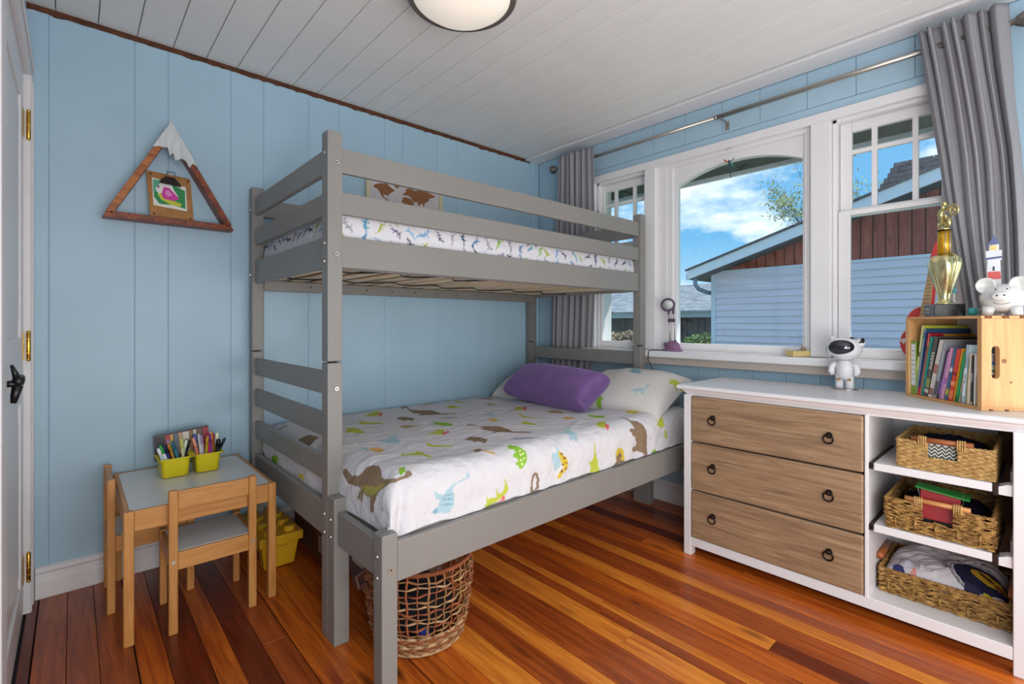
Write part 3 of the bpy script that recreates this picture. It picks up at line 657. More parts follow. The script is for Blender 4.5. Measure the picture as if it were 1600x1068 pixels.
# ---- pillows
def pillow(name, label, w, d, h, loc, rot, mat, colfn=None, wr_=.006, seed=1, flat=.5, n=90, plump=.42, shear=0):
    u, v = np.meshgrid(np.linspace(-1, 1, n), np.linspace(-1, 1, n), indexing='ij')
    k = (np.clip((1-np.abs(u)**2.6), 0, 1)*np.clip((1-np.abs(v)**2.6), 0, 1))**plump
    pin = 1-.07*(1-np.abs(u))*0-.10*(np.abs(v)**2)*(1-np.abs(u)**2)*0
    ex = w/2*u*(1-.05*(1-v**2)*np.abs(u)**3); ey = d/2*v*(1-.07*(1-u**2)*np.abs(v)**3)
    wz = wr_*waves(ex*8, ey*8, seed, 9, (1.0, 4.5))*k
    top = h*k+wz; bot = -h*flat*k
    c = None
    M = Matrix.Translation(loc) @ rot
    def xf(z):
        A = np.stack([ex, ey, z, np.ones_like(z)], -1) @ np.array(M).T; return A[..., 0], A[..., 1], A[..., 2]
    x1, y1, z1 = xf(top); x2, y2, z2 = xf(bot)
    X = np.concatenate([x1, x2[::-1]], 0); Y = np.concatenate([y1, y2[::-1]], 0); Z = np.concatenate([z1, z2[::-1]], 0)
    if colfn is not None:
        UVl = np.stack([np.concatenate([ex, ex[::-1]+5], 0).ravel(), np.concatenate([ey, ey[::-1]], 0).ravel()], 1); c = np.ones((len(UVl), 4)); c[:, :3] = srgb('#d8d4d0')[:3]; colfn(UVl, c)
    o = grid_object(name, X, Y, Z, c, mat); set_props(o, label, 'pillow'); return o
def dino(UV_, c, cx, cy, s, kind, col, a=0, fl=1):
    D = {'steg': [(-1, -.1), (-.75, .05), (-.55, .25), (-.4, .5), (-.2, .42), (0, .62), (.15, .42), (.35, .45), (.5, .2), (.75, .12), (1, .25), (.8, -.05), (.55, -.12), (.5, -.5), (.35, -.5), (.3, -.2), (-.2, -.25), (-.3, -.5), (-.45, -.5), (-.45, -.15)],
         'trex': [(-1, .0), (-.5, .12), (-.1, .25), (.2, .55), (.45, .8), (.85, .75), (.8, .6), (.55, .55), (.45, .3), (.55, .15), (.35, .1), (.2, -.2), (.35, -.6), (.1, -.6), (.0, -.3), (-.15, -.6), (-.3, -.55), (-.2, -.1), (-.6, -.05)],
         'long': [(-1, .35), (-.8, .15), (-.45, .25), (0, .3), (.3, .2), (.55, .45), (.7, .8), (.95, .85), (1, .72), (.8, .68), (.65, .35), (.4, 0), (.35, -.5), (.2, -.5), (.15, -.15), (-.2, -.15), (-.3, -.5), (-.45, -.5), (-.45, -.05), (-.8, .0)]}[kind]
    ca, sa = math.cos(a), math.sin(a); paint(UV_, c, [(cx+s*(x*ca*fl-y*sa), cy+s*(x*sa*fl+y*ca)) for x, y in D], col)
def right_print(U_, c):
    dino(U_, c, .02, .10, .075, 'steg', PR['e'], 2.4); dino(U_, c, -.19, -.02, .085, 'trex', PR['n'], 2.2); dino(U_, c, -.29, .12, .06, 'steg', PR['b'], 1.2); dino(U_, c, .15, -.10, .06, 'long', PR['l'], .4); dino(U_, c, .27, .08, .05, 'steg', PR['y'], 1); dino(U_, c, -.08, -.17, .05, 'steg', PR['g'], 2)
def left_print(U_, c):
    dino(U_, c, -.1, .1, .07, 'steg', PR['g'], 2.4); dino(U_, c, .1, .02, .07, 'trex', PR['y'], 2.2); dino(U_, c, .26, .05, .05, 'long', PR['l'], 1.2); dino(U_, c, .20, -.12, .05, 'steg', PR['e'], 1.2)
PM = vcol('pillow_print', .85, .06, 400)
RX = lambda a: Matrix.Rotation(a, 4, 'X'); RY = lambda a: Matrix.Rotation(a, 4, 'Y'); RZm = lambda a: Matrix.Rotation(a, 4, 'Z')
pillow('pillow', 'large white dinosaur print pillow at the window side of the bed head', .60, .43, .115, (2.44, 1.665, .705), RZm(math.radians(-88)) @ RX(math.radians(24)), PM, right_print, .016, 3)
pillow('pillow', 'white dinosaur print pillow against the blue wall, mostly behind the purple cushion', .64, .44, .115, (2.44, 2.37, .685), RZm(math.radians(-88)) @ RX(math.radians(22)), PM, left_print, .012, 5)
PURP = plain('purple_velvet', '#684a80', .85, vary=.18, vscale=9, bump=.15, bscale=30); PURP.node_tree.nodes['Principled BSDF'].inputs['Sheen Weight'].default_value = .6
PURP.node_tree.nodes['Principled BSDF'].inputs['Sheen Tint'].default_value = srgb('#c9a8ea')
pc = pillow('cushion', 'plump purple velvet bolster cushion lying in front of the pillows', .76, .25, .105, (2.16, 2.02, .745), RZm(math.radians(-98)) @ RX(math.radians(35)), PURP, None, .008, 7, flat=.85, plump=.25)
pc['category'] = 'cushion'

# ================================================================ WALL SHELF, CLIPBOARD, MAP
SHW = wood('stained_shelf_wood', '#431406', '#9a4418', .4, (14, 14, 14), 2.0, bump=.2)
SHL = wood('stained_shelf_wood_light', '#7a3410', '#c87c3a', .4, (5, 5, 30), 2.0, bump=.2)
sh = thing('mountain_shelf', 'triangular wooden mountain shelf with a white snow cap on the blue wall', 'shelf', (.34, YL, 1.6))
f0, f1 = 2.690, 2.768
A = (.098, 1.605); Bq = (.582, 1.605); T_ = (.332, 2.035); w_ = .030
def plank2d(nm, poly, mat, y0=f0, y1=f1, **k): MB().prism(poly, (0, y0, 0), (1, 0, 0), (0, 0, 1), (0, y1-y0, 0)).build(nm, mat, sh, bevel=.002, **k)
plank2d('shelf_board', [(A[0]-.006, A[1]-.026), (Bq[0]+.006, Bq[1]-.026), (Bq[0]-.010, Bq[1]), (A[0]+.010, A[1])], SHW)
def side_poly(p, q, w):
    d = Vector((q[0]-p[0], q[1]-p[1])).normalized(); n = Vector((d.y, -d.x))*w
    return [(p[0], p[1]), (q[0], q[1]), (q[0]+n.x, q[1]+n.y), (p[0]+n.x, p[1]+n.y)]
tl = (A[0]+(T_[0]-A[0])*.82, A[1]+(T_[1]-A[1])*.82); tr = (Bq[0]+(T_[0]-Bq[0])*.80, Bq[1]+(T_[1]-Bq[1])*.80)
plank2d('side_board', side_poly((A[0]+.004, A[1]), tl, .026), SHL)
plank2d('side_board', side_poly(tr, (Bq[0]-.004, Bq[1]), .026), SHW)
SNOW = plain('whitewashed_wood', '#cfd3d6', .7, bump=.6, bscale=24, vary=.12, vscale=20, stretch=(6, 6, .5))
cap = [(.332, 2.046), (.262, 1.912), (.288, 1.920), (.307, 1.918), (.318, 1.922), (.326, 1.884), (.339, 1.902), (.346, 1.864), (.372, 1.883), (.388, 1.874), (.402, 1.846), (.414, 1.868), (.436, 1.858)]
plank2d('snow_cap', cap, SNOW, f0-.010, f0-.0005, label='whitewashed snow cap')
plank2d('snow_cap_back', [(.332, 2.042), (.277, 1.945), (.300, 1.945), (.332, 1.995), (.367, 1.935), (.395, 1.925)], SNOW, f0, f1)
cb = thing('clipboard', 'small kraft clipboard with a child painting standing on the mountain shelf', 'clipboard', (.335, 2.735, 1.606))
th = -.04
def CP(x, z): return (x, 2.752-(1.80-z)*.18, z)
KR = plain('kraft_board', '#a87846', .75, vary=.12, vscale=30)
def tilted(nm, poly, off, mat, t=.004, **k):
    MB().prism(poly, (0, 2.752-(1.80)*.18-off, 0), (1, 0, 0), (0, .18, 1), (0, t, 0)).build(nm, mat, cb, bevel=.0006, **k)
tilted('board', [(.258, 1.606), (.424, 1.606), (.415, 1.812), (.246, 1.820)], .004, KR)
tilted('paper', [(.270, 1.660), (.398, 1.650), (.396, 1.768), (.266, 1.790)], .0052, plain('drawing_paper', '#e6e6e2', .8), .001, label='painted paper')
gq = lambda c: plain('paint_'+c[1:], c, .6)
for j, (c, poly) in enumerate([('#2f8a4e', [(.272, 1.70), (.290, 1.672), (.300, 1.668), (.345, 1.672), (.392, 1.660), (.392, 1.748), (.340, 1.772), (.348, 1.745), (.365, 1.715), (.300, 1.700), (.280, 1.735), (.272, 1.735)]),
                ('#5aa98a', [(.270, 1.782), (.300, 1.782), (.292, 1.760), (.280, 1.745), (.282, 1.725), (.270, 1.722)]),
                ('#c8c83a', [(.285, 1.716), (.300, 1.722), (.315, 1.695), (.350, 1.690), (.378, 1.682), (.372, 1.668), (.330, 1.674), (.300, 1.690)]),
                ('#cf3fa0', [(.300, 1.715), (.310, 1.752), (.330, 1.752), (.368, 1.706), (.350, 1.692), (.310, 1.695)]),
                ('#e08cc4', [(.313, 1.722), (.320, 1.738), (.330, 1.738), (.342, 1.718), (.325, 1.708)]),
                ('#a02a80', [(.284, 1.752), (.292, 1.756), (.295, 1.748), (.288, 1.743)])]):
    tilted('painted_shape', poly, .0054+.0002*j, gq(c), .0004)
m = MB(); m.prism([(.292, 1.768), (.378, 1.762), (.370, 1.778), (.350, 1.800), (.318, 1.803), (.300, 1.785)], (0, 2.662, 0), (1, 0, 0), (0, .05, 1), (0, .006, 0)); m.move(Matrix.Translation((0, -.022, 0))); m.build('clip', IRON, cb, bevel=.001, label='dark metal clip')
m = MB(); m.smooth = True; m.tube([(.320, 2.715, 1.806), (.320, 2.713, 1.820), (.350, 2.713, 1.819), (.350, 2.715, 1.804)], .0018, 6); m.build('clip_loop', IRON, cb)
for x, z in ((.262, 1.806), (.404, 1.797), (.272, 1.620), (.410, 1.616)):
    p = CP(x, z); MB().cyl((p[0], p[1]-.008, p[2]), (p[0], p[1]-.002, p[2]), .004, n=10).build('rivet', IRON, cb)

mpx = thing('map_picture', 'framed cork world map hanging on the wall behind the top bunk', 'picture', (1.58, 2.755, 1.75))
X0, X1, Z0, Z1 = 1.306, 1.852, 1.715, 2.055
FRM = plain('pale_wood_frame', '#d9cda8', .5); MAPW = plain('map_paper', '#cfc9cb', .7, vary=.03, vscale=20)
for a in ((X0, X0+.022, Z0, Z1), (X1-.022, X1, Z0, Z1), (X0, X1, Z0, Z0+.022), (X0, X1, Z1-.022, Z1)): MB().box(a[0], a[1], 2.742, 2.768, a[2], a[3]).build('frame', FRM, mpx, bevel=.002)
MB().box(X0+.02, X1-.02, 2.756, 2.764, Z0+.02, Z1-.02).build('sheet', MAPW, mpx)
CORK = plain('cork_land', '#93613c', .85, vary=.25, vscale=120)
conts = [[(-.98, .62), (-.85, .72), (-.6, .80), (-.45, .62), (-.35, .55), (-.42, .45), (-.52, .35), (-.55, .22), (-.62, .26), (-.72, .25), (-.66, .12), (-.56, .06), (-.58, .0), (-.74, .14), (-.80, .30), (-.86, .45), (-.98, .52)],
         [(-.40, .92), (-.22, .95), (-.20, .78), (-.30, .64), (-.38, .78)],
         [(-.56, .0), (-.45, -.02), (-.28, -.18), (-.32, -.38), (-.42, -.52), (-.47, -.75), (-.50, -.78), (-.50, -.4), (-.60, -.12)],
         [(-.10, .30), (.0, .34), (.16, .28), (.26, .08), (.24, -.1), (.16, -.45), (.06, -.5), (.02, -.1), (-.06, .02), (-.14, .08)],
         [(-.12, .40), (-.02, .55), (.0, .72), (.12, .80), (.3, .72), (.5, .86), (.8, .74), (.99, .66), (.9, .56), (.78, .5), (.74, .34), (.62, .22), (.58, .02), (.52, .2), (.42, .02), (.36, .22), (.24, .16), (.18, .3), (.1, .42), (-.02, .42)],
         [(.66, -.2), (.78, -.16), (.9, -.26), (.88, -.44), (.78, -.42), (.68, -.38)], [(.58, -.04), (.7, -.1), (.66, -.14)], [(-.09, .50), (-.05, .54), (-.06, .46)], [(.85, .3), (.88, .38), (.84, .24)], [(.36, -.22), (.38, -.12), (.34, -.30)]]
cx_, cz_ = (X0+X1)/2, (Z0+Z1)/2
for p in conts: MB().prism([(cx_+a*.225, 1.885+b*.135) for a, b in p], (0, 2.7548, 0), (1, 0, 0), (0, 0, 1), (0, .0015, 0)).build('land', CORK, mpx)

# ================================================================ CHILD'S TABLE AND CHAIRS
tb = thing('play_table', 'small pine play table with a white top in the corner', 'table', (.13, 2.137, 0))
TX0, TX1, TY0, TY1, TH = .128, .622, 2.137, 2.746, .467
for x in (TX0, TX1-.030):
    for y in (TY0, TY1-.030): MB().box(x, x+.030, y, y+.030, 0, TH).build('leg', BIRCH, tb, bevel=.004)
for y in (TY0+.004, TY1-.020): MB().box(TX0+.030, TX1-.030, y, y+.016, TH-.074, TH-.001).build('apron', BIRCHX, tb, bevel=.003)
for x in (TX0+.004, TX1-.020): MB().box(x, x+.016, TY0+.030, TY1-.030, TH-.074, TH-.001).build('apron', BIRCHY, tb, bevel=.003)
WT = plain('white_melamine', '#dfe0e0', .28)
MB().box(TX0+.018, TX1-.018, TY0+.018, TY1-.018, TH-.012, TH-.002).build('table_top', WT, tb, bevel=.001)
def bolt2(par, p, a):
    m = MB(); p = Vector(p); a = Vector(a); m.cyl(p, p+a*.002, .007, .006, 12); o = m.build('bolt', SCREW, par)
bolt2(tb, (TX0, TY0+.02, .39), (-1, 0, 0))

def chair(name, label, loc, rz):
    """built facing +y: back at y=0"""
    c = thing(name, label, 'chair', loc, "child's pine chairs", 0.0); c.rotation_euler = (0, 0, rz); ORG[c.name] = Vector((0, 0, 0))
    W, D = .288, .285
    for x in (0, W-.028): MB().box(x, x+.028, 0, .026, 0, .518).build('leg', BIRCH, c, bevel=.004)
    for x in (0.002, W-.026): MB().box(x, x+.024, D-.026, D, 0, .300).build('leg', BIRCH, c, bevel=.003)
    MB().box(.028, W-.028, .004, .020, .447, .514).build('back_rail', BIRCHX, c, bevel=.003)
    MB().box(.028, W-.028, .004, .020, .228, .292).build('seat_rail', BIRCHX, c, bevel=.003)
    MB().box(.026, W-.026, D-.020, D-.004, .236, .292).build('seat_rail', BIRCHX, c, bevel=.003)
    for x in (.004, W-.018): MB().box(x, x+.014, .026, D-.026, .236, .296).build('seat_rail', BIRCHY, c, bevel=.003)
    MB().box(.018, W-.018, .018, D-.012, .285, .293).build('seat', WT, c, bevel=.001)
    for x in (.014, W-.014):
        m = MB(); m.cyl((x, 0, .262), (x, -.003, .262), .0075, .0065, 12); m.build('bolt', SCREW, c)
    return c
chair('play_chair', 'pine play chair with white seat tucked under the front of the table', (.254, 2.112, 0), 0)
chair('play_chair', 'pine play chair tucked in at the left end of the table by the wall', (.096, 2.7125, 0), -math.pi/2)

# storage tray with pens
YEL = plain('yellow_plastic', '#e0cf10', .35, vary=.03)
ty = thing('caddy', 'bright yellow two-compartment plastic caddy on the play table', 'caddy', (.38, 2.55, TH))
def tub(m, x0, x1, y0, y1, z0, z1, flare, t=.003, r=.018, n=5):
    def ring(x0, x1, y0, y1, z, rr):
        out = []
        for (cx, cy, a0) in ((x1-rr, y0+rr, -90), (x1-rr, y1-rr, 0), (x0+rr, y1-rr, 90), (x0+rr, y0+rr, 180)):
            for k in range(n): a = math.radians(a0+90*k/(n-1)); out.append((cx+rr*math.cos(a), cy+rr*math.sin(a), z))
        return out
    rings = [ring(x0, x1, y0, y1, z0, r), ring(x0-flare, x1+flare, y0-flare, y1+flare, z1, r), ring(x0-flare+t, x1+flare-t, y0-flare+t, y1+flare-t, z1, r-t*.5), ring(x0+t, x1-t, y0+t, y1-t, z0+t, r-t*.5)]
    b = len(m.v); M_ = len(rings[0])
    for q in rings: m.v += q
    for i in range(3):
        for k in range(M_): l = (k+1) % M_; m._f([b+i*M_+k, b+i*M_+l, b+(i+1)*M_+l, b+(i+1)*M_+k])
    m._f([b+k for k in range(M_)][::-1]); m._f([b+3*M_+k for k in range(M_)])
m = MB(); tub(m, .279, .372, 2.500, 2.645, TH+.001, TH+.079, .006); m.build('compartment', YEL, ty, bevel=.001)
m = MB(); tub(m, .402, .487, 2.500, 2.645, TH+.001, TH+.079, .006); m.build('compartment', YEL, ty, bevel=.001)
m = MB(); z0, z1 = TH+.077, TH+.083
m.box(.262, .504, 2.484, 2.494, z0, z1); m.box(.262, .504, 2.651, 2.661, z0, z1); m.box(.262, .273, 2.484, 2.661, z0, z1); m.box(.493, .504, 2.484, 2.661, z0, z1); m.box(.374, .400, 2.484, 2.661, z0, z1)
m.build('rim', YEL, ty, bevel=.0025)
cards = thing('card_box', 'glossy black card box with red corner leaning at the back of the yellow caddy', 'box', (.37, 2.63, TH+.01))
b_ = MB(); b_.hexa([(.262, 2.606, .520), (.470, 2.606, .520), (.470, 2.632, .520), (.262, 2.632, .520), (.262, 2.636, .624), (.468, 2.636, .646), (.468, 2.662, .646), (.262, 2.662, .624)])
CARDM = plain('dark_printed_card', '#3a2a28', .3, vary=.4, vscale=40)
b_.build('box_body', CARDM, cards)
for j, (x0, x1, c) in enumerate(((.264, .300, '#16181f'), (.303, .322, '#b8281f'), (.322, .332, '#d9a63a'), (.335, .350, '#5d6b78'), (.352, .366, '#c9a07c'), (.368, .392, '#d6cbb8'), (.395, .405, '#98673f'), (.408, .420, '#cfc3b0'), (.424, .440, '#6b4a3c'), (.446, .467, '#a8152c'))):
    zt = .620+(x0-.262)*.106; MB().hexa([(x0, 2.6095, .540), (x1, 2.6095, .540), (x1, 2.6120, .540), (x0, 2.6120, .540), (x0, 2.6330, zt), (x1, 2.6330, zt), (x1, 2.6360, zt), (x0, 2.6360, zt)]).build('printed_patch', plain('card_'+c[1:], c, .35), cards)
pens = [('white marker with a green cap', '#e8ecf0', '#3aa84a', (.315, 2.52), (.272, 2.52, .606)), ('pale blue marker with a white cap', '#b9cfe4', '#eef0f2', (.300, 2.515), (.264, 2.505, .598)),
 ('navy blue marker', '#2a3a78', '#1b2450', (.325, 2.525), (.285, 2.53, .603)), ('dark maroon marker', '#4a1a20', '#241018', (.335, 2.53), (.298, 2.55, .602)),
 ('yellow-orange pencil', '#e0a030', '#d88a20', (.340, 2.53), (.302, 2.54, .604)), ('dark green pencil', '#2e7048', '#c8c83a', (.350, 2.54), (.312, 2.56, .610)),
 ('teal blue marker', '#3a7f9c', '#2a6a88', (.353, 2.53), (.318, 2.55, .612)), ('white marker with a violet cap', '#e3e0ea', '#b58fc0', (.330, 2.56), (.306, 2.58, .615)),
 ('pale green glue stick', '#b8c8a8', '#dfe8d8', (.345, 2.55), (.372, 2.56, .608)), ('black marker', '#1c1c20', '#101014', (.352, 2.55), (.385, 2.57, .602)),
 ('cream highlighter crossing the middle', '#d8d8a8', '#c9d36a', (.360, 2.52), (.352, 2.56, .618)), ('brown marker', '#6b4530', '#4a2c1c', (.345, 2.57), (.378, 2.59, .606)),
 ('coral pink marker', '#e8866a', '#f0a088', (.425, 2.53), (.398, 2.57, .610)), ('white marker with a blue band', '#eceef4', '#5868b0', (.415, 2.55), (.408, 2.60, .622)),
 ('white marker with a grey cap', '#f0f0f0', '#c8ccd4', (.430, 2.54), (.424, 2.60, .620)), ('grey lilac marker', '#cfc4d8', '#a890b8', (.440, 2.55), (.432, 2.59, .614)),
 ('mustard marker', '#c8a828', '#b8921c', (.438, 2.53), (.452, 2.56, .612)), ('magenta marker', '#c82a88', '#a01c6c', (.460, 2.53), (.455, 2.57, .622)),
 ('violet marker', '#7a58a8', '#5c3c8c', (.470, 2.54), (.463, 2.58, .618)), ('orange marker', '#f08a28', '#f6a850', (.478, 2.56), (.472, 2.60, .622)),
 ('bright red marker', '#d82820', '#b81814', (.470, 2.56), (.482, 2.60, .612)), ('pale cream marker standing upright', '#e8e2a8', '#f2eec8', (.486, 2.55), (.490, 2.56, .622)),
 ('thick black marker', '#141418', '#0c0c10', (.476, 2.52), (.492, 2.54, .596)), ('long black pen sticking out to the right', '#1a2028', '#10141c', (.458, 2.515), (.516, 2.53, .600))]
for nm, c1, c2, (x, y), tp in pens:
    p0 = Vector((x, y, TH+.012)); p1 = Vector(tp); d = (p1-p0)
    if 'pencil' in nm: r = .0035
    elif 'thick' in nm: r = .0085
    else: r = .0058
    t_ = thing('pencil' if 'pencil' in nm else 'marker', nm+' in the yellow caddy', 'pen', tuple(p0), 'pens in the yellow caddy')
    m = MB(); m.smooth = True; m.cyl(p0, p0+d*.74, r, n=10); m.build('barrel', plain('pen_'+c1[1:], c1, .35), t_)
    m = MB(); m.smooth = True; q = p0+d*.72; m.tube([q, q+d*.22, q+d*.28], [r*1.12, r*1.12, r*.8], 10); m.build('cap', plain('cap_'+c2[1:], c2, .35), t_)

# yellow brick shaped storage box under the bed
YB = plain('dark_yellow_plastic', '#d6a616', .4, vary=.04)
lb = thing('storage_box', 'yellow storage box shaped like a studded toy brick under the bed edge', 'box', (.72, 2.37, 0))
m = MB(); m.hexa([(.640, 2.375, .004), (.770, 2.375, .004), (.770, 2.73, .004), (.640, 2.73, .004), (.626, 2.368, .118), (.790, 2.368, .118), (.790, 2.745, .118), (.626, 2.745, .118)]); m.build('tub', YB, lb, bevel=.006)
m = MB(); m.box(.616, .806, 2.358, 2.752, .112, .152); m.build('lid', YB, lb, bevel=.005)
m = MB(); m.tube([(.665, 2.366, .108), (.70, 2.360, .098), (.725, 2.360, .096), (.75, 2.363, .106)], .005, 8); m.build('handle', YB, lb)
for i in range(2):
    for j in range(4):
        m = MB(); m.smooth = False; m.cyl((.670+i*.086, 2.405+j*.094, .151), (.670+i*.086, 2.405+j*.094, .176), .026, .025, 20); m.build('stud', YB, lb, bevel=.002)
MB().box(.6315, .6335, 2.42, 2.62, .03, .10).build('sticker', plain('red_sticker', '#8e2a20', .4, vary=.3, vscale=60), lb, label='red printed sticker')
# cardboard box further under the bed
kb = thing('cardboard_box', 'brown cardboard box with a white label under the bed beside the yellow box', 'box', (1.0, 2.38, 0))
MB().box(.865, 1.16, 2.10, 2.66, .002, .175).build('box_body', plain('brown_cardboard', '#6e4426', .8, vary=.1), kb, bevel=.003)
MB().box(.862, 1.163, 2.097, 2.663, .130, .180).build('lid', plain('brown_cardboard_lid', '#7d4e2c', .8, vary=.1), kb, bevel=.003)
MB().box(.8642, .8652, 2.235, 2.325, .045, .118).build('label', plain('paper_label', '#b9aa96', .7), kb, label='white paper label')
for k in range(4): MB().box(.8638, .8643, 2.245, 2.315, .056+k*.015, .061+k*.015).build('printed_line', plain('label_ink', '#5a4438', .7), kb)
# clear storage bin behind the round basket
cbn = thing('storage_bin', 'low translucent plastic bin under the bed behind the bunk post', 'bin', (1.1, 1.95, 0))
m = MB(); tub(m, .90, 1.20, 1.78, 2.05, .002, .150, .015, .003, .02); m.build('tub', plain('cloudy_plastic', '#6d6066', .3, vary=.1), cbn, bevel=.001)
MB().box(.875, 1.225, 1.755, 2.075, .150, .162).build('lid', plain('purple_grey_lid', '#4a3c50', .4), cbn, bevel=.004)
MB().box(.8745, .8825, 1.85, 1.98, .12, .158).build('latch', plain('pale_latch', '#c9c4bc', .4), cbn, bevel=.003)

# round open weave basket
wk = [plain('willow_tan', '#94683f', .7, vary=.25, vscale=40, bump=.3, bscale=120), plain('willow_red', '#8a4a28', .7, vary=.25, vscale=40, bump=.3, bscale=120), plain('willow_pale', '#b08c66', .7, vary=.25, vscale=40, bump=.3, bscale=120)]
rb = thing('round_basket', 'round open-weave wicker laundry basket under the lower bed rail', 'basket', (.940, 1.545, 0))
BC = Vector((.940, 1.545)); rnb = random.Random(8)
def brad(z):
    t = z/.300; return .152+.040*math.sin(min(1, t*1.25)*math.pi/2)-.004*max(0, t-.8)/.2
NS = 38
for k in range(NS):
    a = 2*math.pi*k/NS+rnb.uniform(-.03, .03); pts = []
    for i in range(13):
        z = .035+.255*i/12; r = brad(z)+.0035*(1 if (i+k) % 2 else -1); aa = a+.012*math.sin(i*1.3+k); pts.append((BC.x+r*math.cos(aa), BC.y+r*math.sin(aa), z))
    m = MB(); m.smooth = True; m.tube(pts, rnb.choice([.0022, .0032, .0042]), 6); m.build('stake', wk[rnb.choice([0, 1, 1])], rb)
for j in range(10):
    z = .088+j*.0200; pts = []; n = 96
    for i in range(n):
        a = 2*math.pi*i/n; r = brad(z)+.0045*math.cos(NS/2*a+math.pi*(j % 2)); pts.append((BC.x+r*math.cos(a), BC.y+r*math.sin(a), z+.0035*math.sin(7*a+j*2)+.003*math.sin(3*a+j)))
    m = MB(); m.smooth = True; m.tube(pts, [.0032+.0012*math.sin(i*.9+j) for i in range(n)], 6, closed=True); m.build('weaver', wk[j % 3], rb)
for j in range(7):
    z = .010+j*.0105; pts = []; n = 110
    for i in range(n):
        a = 2*math.pi*i/n; r = brad(z)+.006*math.cos(22*a+math.pi*(j % 2)); pts.append((BC.x+r*math.cos(a), BC.y+r*math.sin(a), z+.005*math.sin(22*a+1.5+math.pi*(j % 2))))
    m = MB(); m.smooth = True; m.tube(pts, .0058, 6, closed=True); m.build('weaver', wk[(j+2) % 3], rb)
m = MB(); m.smooth = True
for s_ in (0, math.pi):
    pts = []
    for i in range(400):
        a = 2*math.pi*i/400; pts.append((BC.x+(brad(.294)+.0045*math.cos(60*a+s_))*math.cos(a), BC.y+(brad(.294)+.0045*math.cos(60*a+s_))*math.sin(a), .294+.0045*math.sin(60*a+s_)))
    m.tube(pts, .0045, 5, closed=True)
m.build('rim', wk[1], rb)
m = MB(); m.lathe([(.001, .006), (.148, .006), (.150, .012), (.001, .012)], (BC.x, BC.y, 0), 32); m.build('base', wk[0], rb)
m = MB(); m.tube([(BC.x-.193, BC.y+.035, .27), (BC.x-.222, BC.y+.04, .255), (BC.x-.222, BC.y+.02, .225), (BC.x-.196, BC.y+.01, .24)], .009, 6); m.build('handle', plain('brown_leather', '#4a2416', .5), rb, label='brown leather handle')
# soft toys inside
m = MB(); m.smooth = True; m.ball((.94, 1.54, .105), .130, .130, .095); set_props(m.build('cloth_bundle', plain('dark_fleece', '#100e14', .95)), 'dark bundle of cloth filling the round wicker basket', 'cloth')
m = MB(); m.smooth = True; m.ball((.885, 1.425, .062), .022, .022, .026); set_props(m.build('toy_ball', plain('blue_fleece', '#1f3aa0', .8)), 'small blue ball glimpsed low inside the round wicker basket', 'ball')

# ================================================================ DRESSER
DW = plain('dresser_white', '#e4e2e5', .35, bump=.04, bscale=40)
ds = thing('dresser', 'white dresser with three oak drawers and open shelves beside them', 'dresser', (2.22, .04, 0))
def dbx(nm, a, b, c, d, e, f, mat=DW, bev=.003, par=None, **k): return MB().box(a, b, c, d, e, f).build(nm, mat, par or ds, bevel=bev, **k)
DX, DB = 2.22, 2.68
dbx('leg', DX, DX+.045, 1.162, 1.199, 0, .777); dbx('leg', DX, DX+.045, .040, .0755, 0, .777); dbx('leg', DB-.045, DB, 1.162, 1.199, 0, .777); dbx('leg', DB-.045, DB, .040, .0755, 0, .777)
dbx('side_panel', DX+.02, DB-.01, 1.166, 1.186, .05, .777); dbx('side_panel', DX+.04, DB-.01, .045, .070, .05, .777)
m = MB()
pr = [(0, .777), (.014, .777), (.004, .790), (.000, .797), (-.008, .800), (-.012, .803), (-.020, .806), (-.025, .812), (-.024, .821), (-.018, .8245), (.46, .8245), (.46, .777)]
m.prism(pr, (DX, 0, 0), (1, 0, 0), (0, 0, 1), (0, .001, 0)); m = MB()
prof_pts = [(.012, .774), (.010, .780), (.002, .790), (-.003, .797), (-.004, .801), (-.016, .803), (-.024, .808), (-.026, .814), (-.024, .820), (-.018, .8245)]
rings = [(DX+o, .040+o, 1.199-o, z) for o, z in prof_pts]
b0 = 0
for (x, ya, yb, z) in rings: m.v += [(x, ya, z), (x, yb, z), (DB, yb, z), (DB, ya, z)]
for i in range(len(rings)-1):
    for k in range(4): l = (k+1) % 4; m._f([i*4+k, i*4+l, (i+1)*4+l, (i+1)*4+k])
m._f([0, 1, 2, 3]); q = (len(rings)-1)*4; m._f([q, q+1, q+2, q+3]); m.build('top', DW, ds)
dbx('divider', DX, DB-.01, .4545, .467, .085, .777)
dbx('bottom_rail', DX+.002, DX+.024, .0755, 1.162, .047, .090); dbx('bottom_panel', DX+.01, DB-.01, .070, 1.166, .073, .088)
dbx('back_panel', DB-.014, DB-.006, .13, 1.17, .06, .777, bev=0); dbx('back_panel', DB-.012, DB-.008, .07, .13, .06, .777, plain('hardboard_brown', '#6a4a30', .7), bev=0, label='bare brown hardboard strip')
OAKY = OAK
for z0, z1 in ((.557, .773), (.324, .551), (.092, .3175)):
    dr = dbx('drawer', DX-.004, DX+.012, .4695, 1.160, z0, z1, OAKY, .006)
    MB().box(DX+.012, DB-.05, .48, 1.15, z0+.01, z1-.02).build('drawer_box', DW, dr)
    for y in (1.052, .582):
        zc_ = z0+(z1-z0)*.545; m = MB(); m.smooth = True
        m.lathe([(.001, -.018), (.006, -.016), (.010, -.010), (.011, -.003), (.013, 0)], (DX-.004, y, zc_+.006), 16, axis='x')
        m.tube([(DX-.016, y+.017*math.cos(t), zc_-.008+.017*math.sin(t)) for t in [2*math.pi*i/28 for i in range(28)]], .0032, 8, closed=True)
        m.build('ring_pull', IRON, dr, label='dark bronze ring pull')
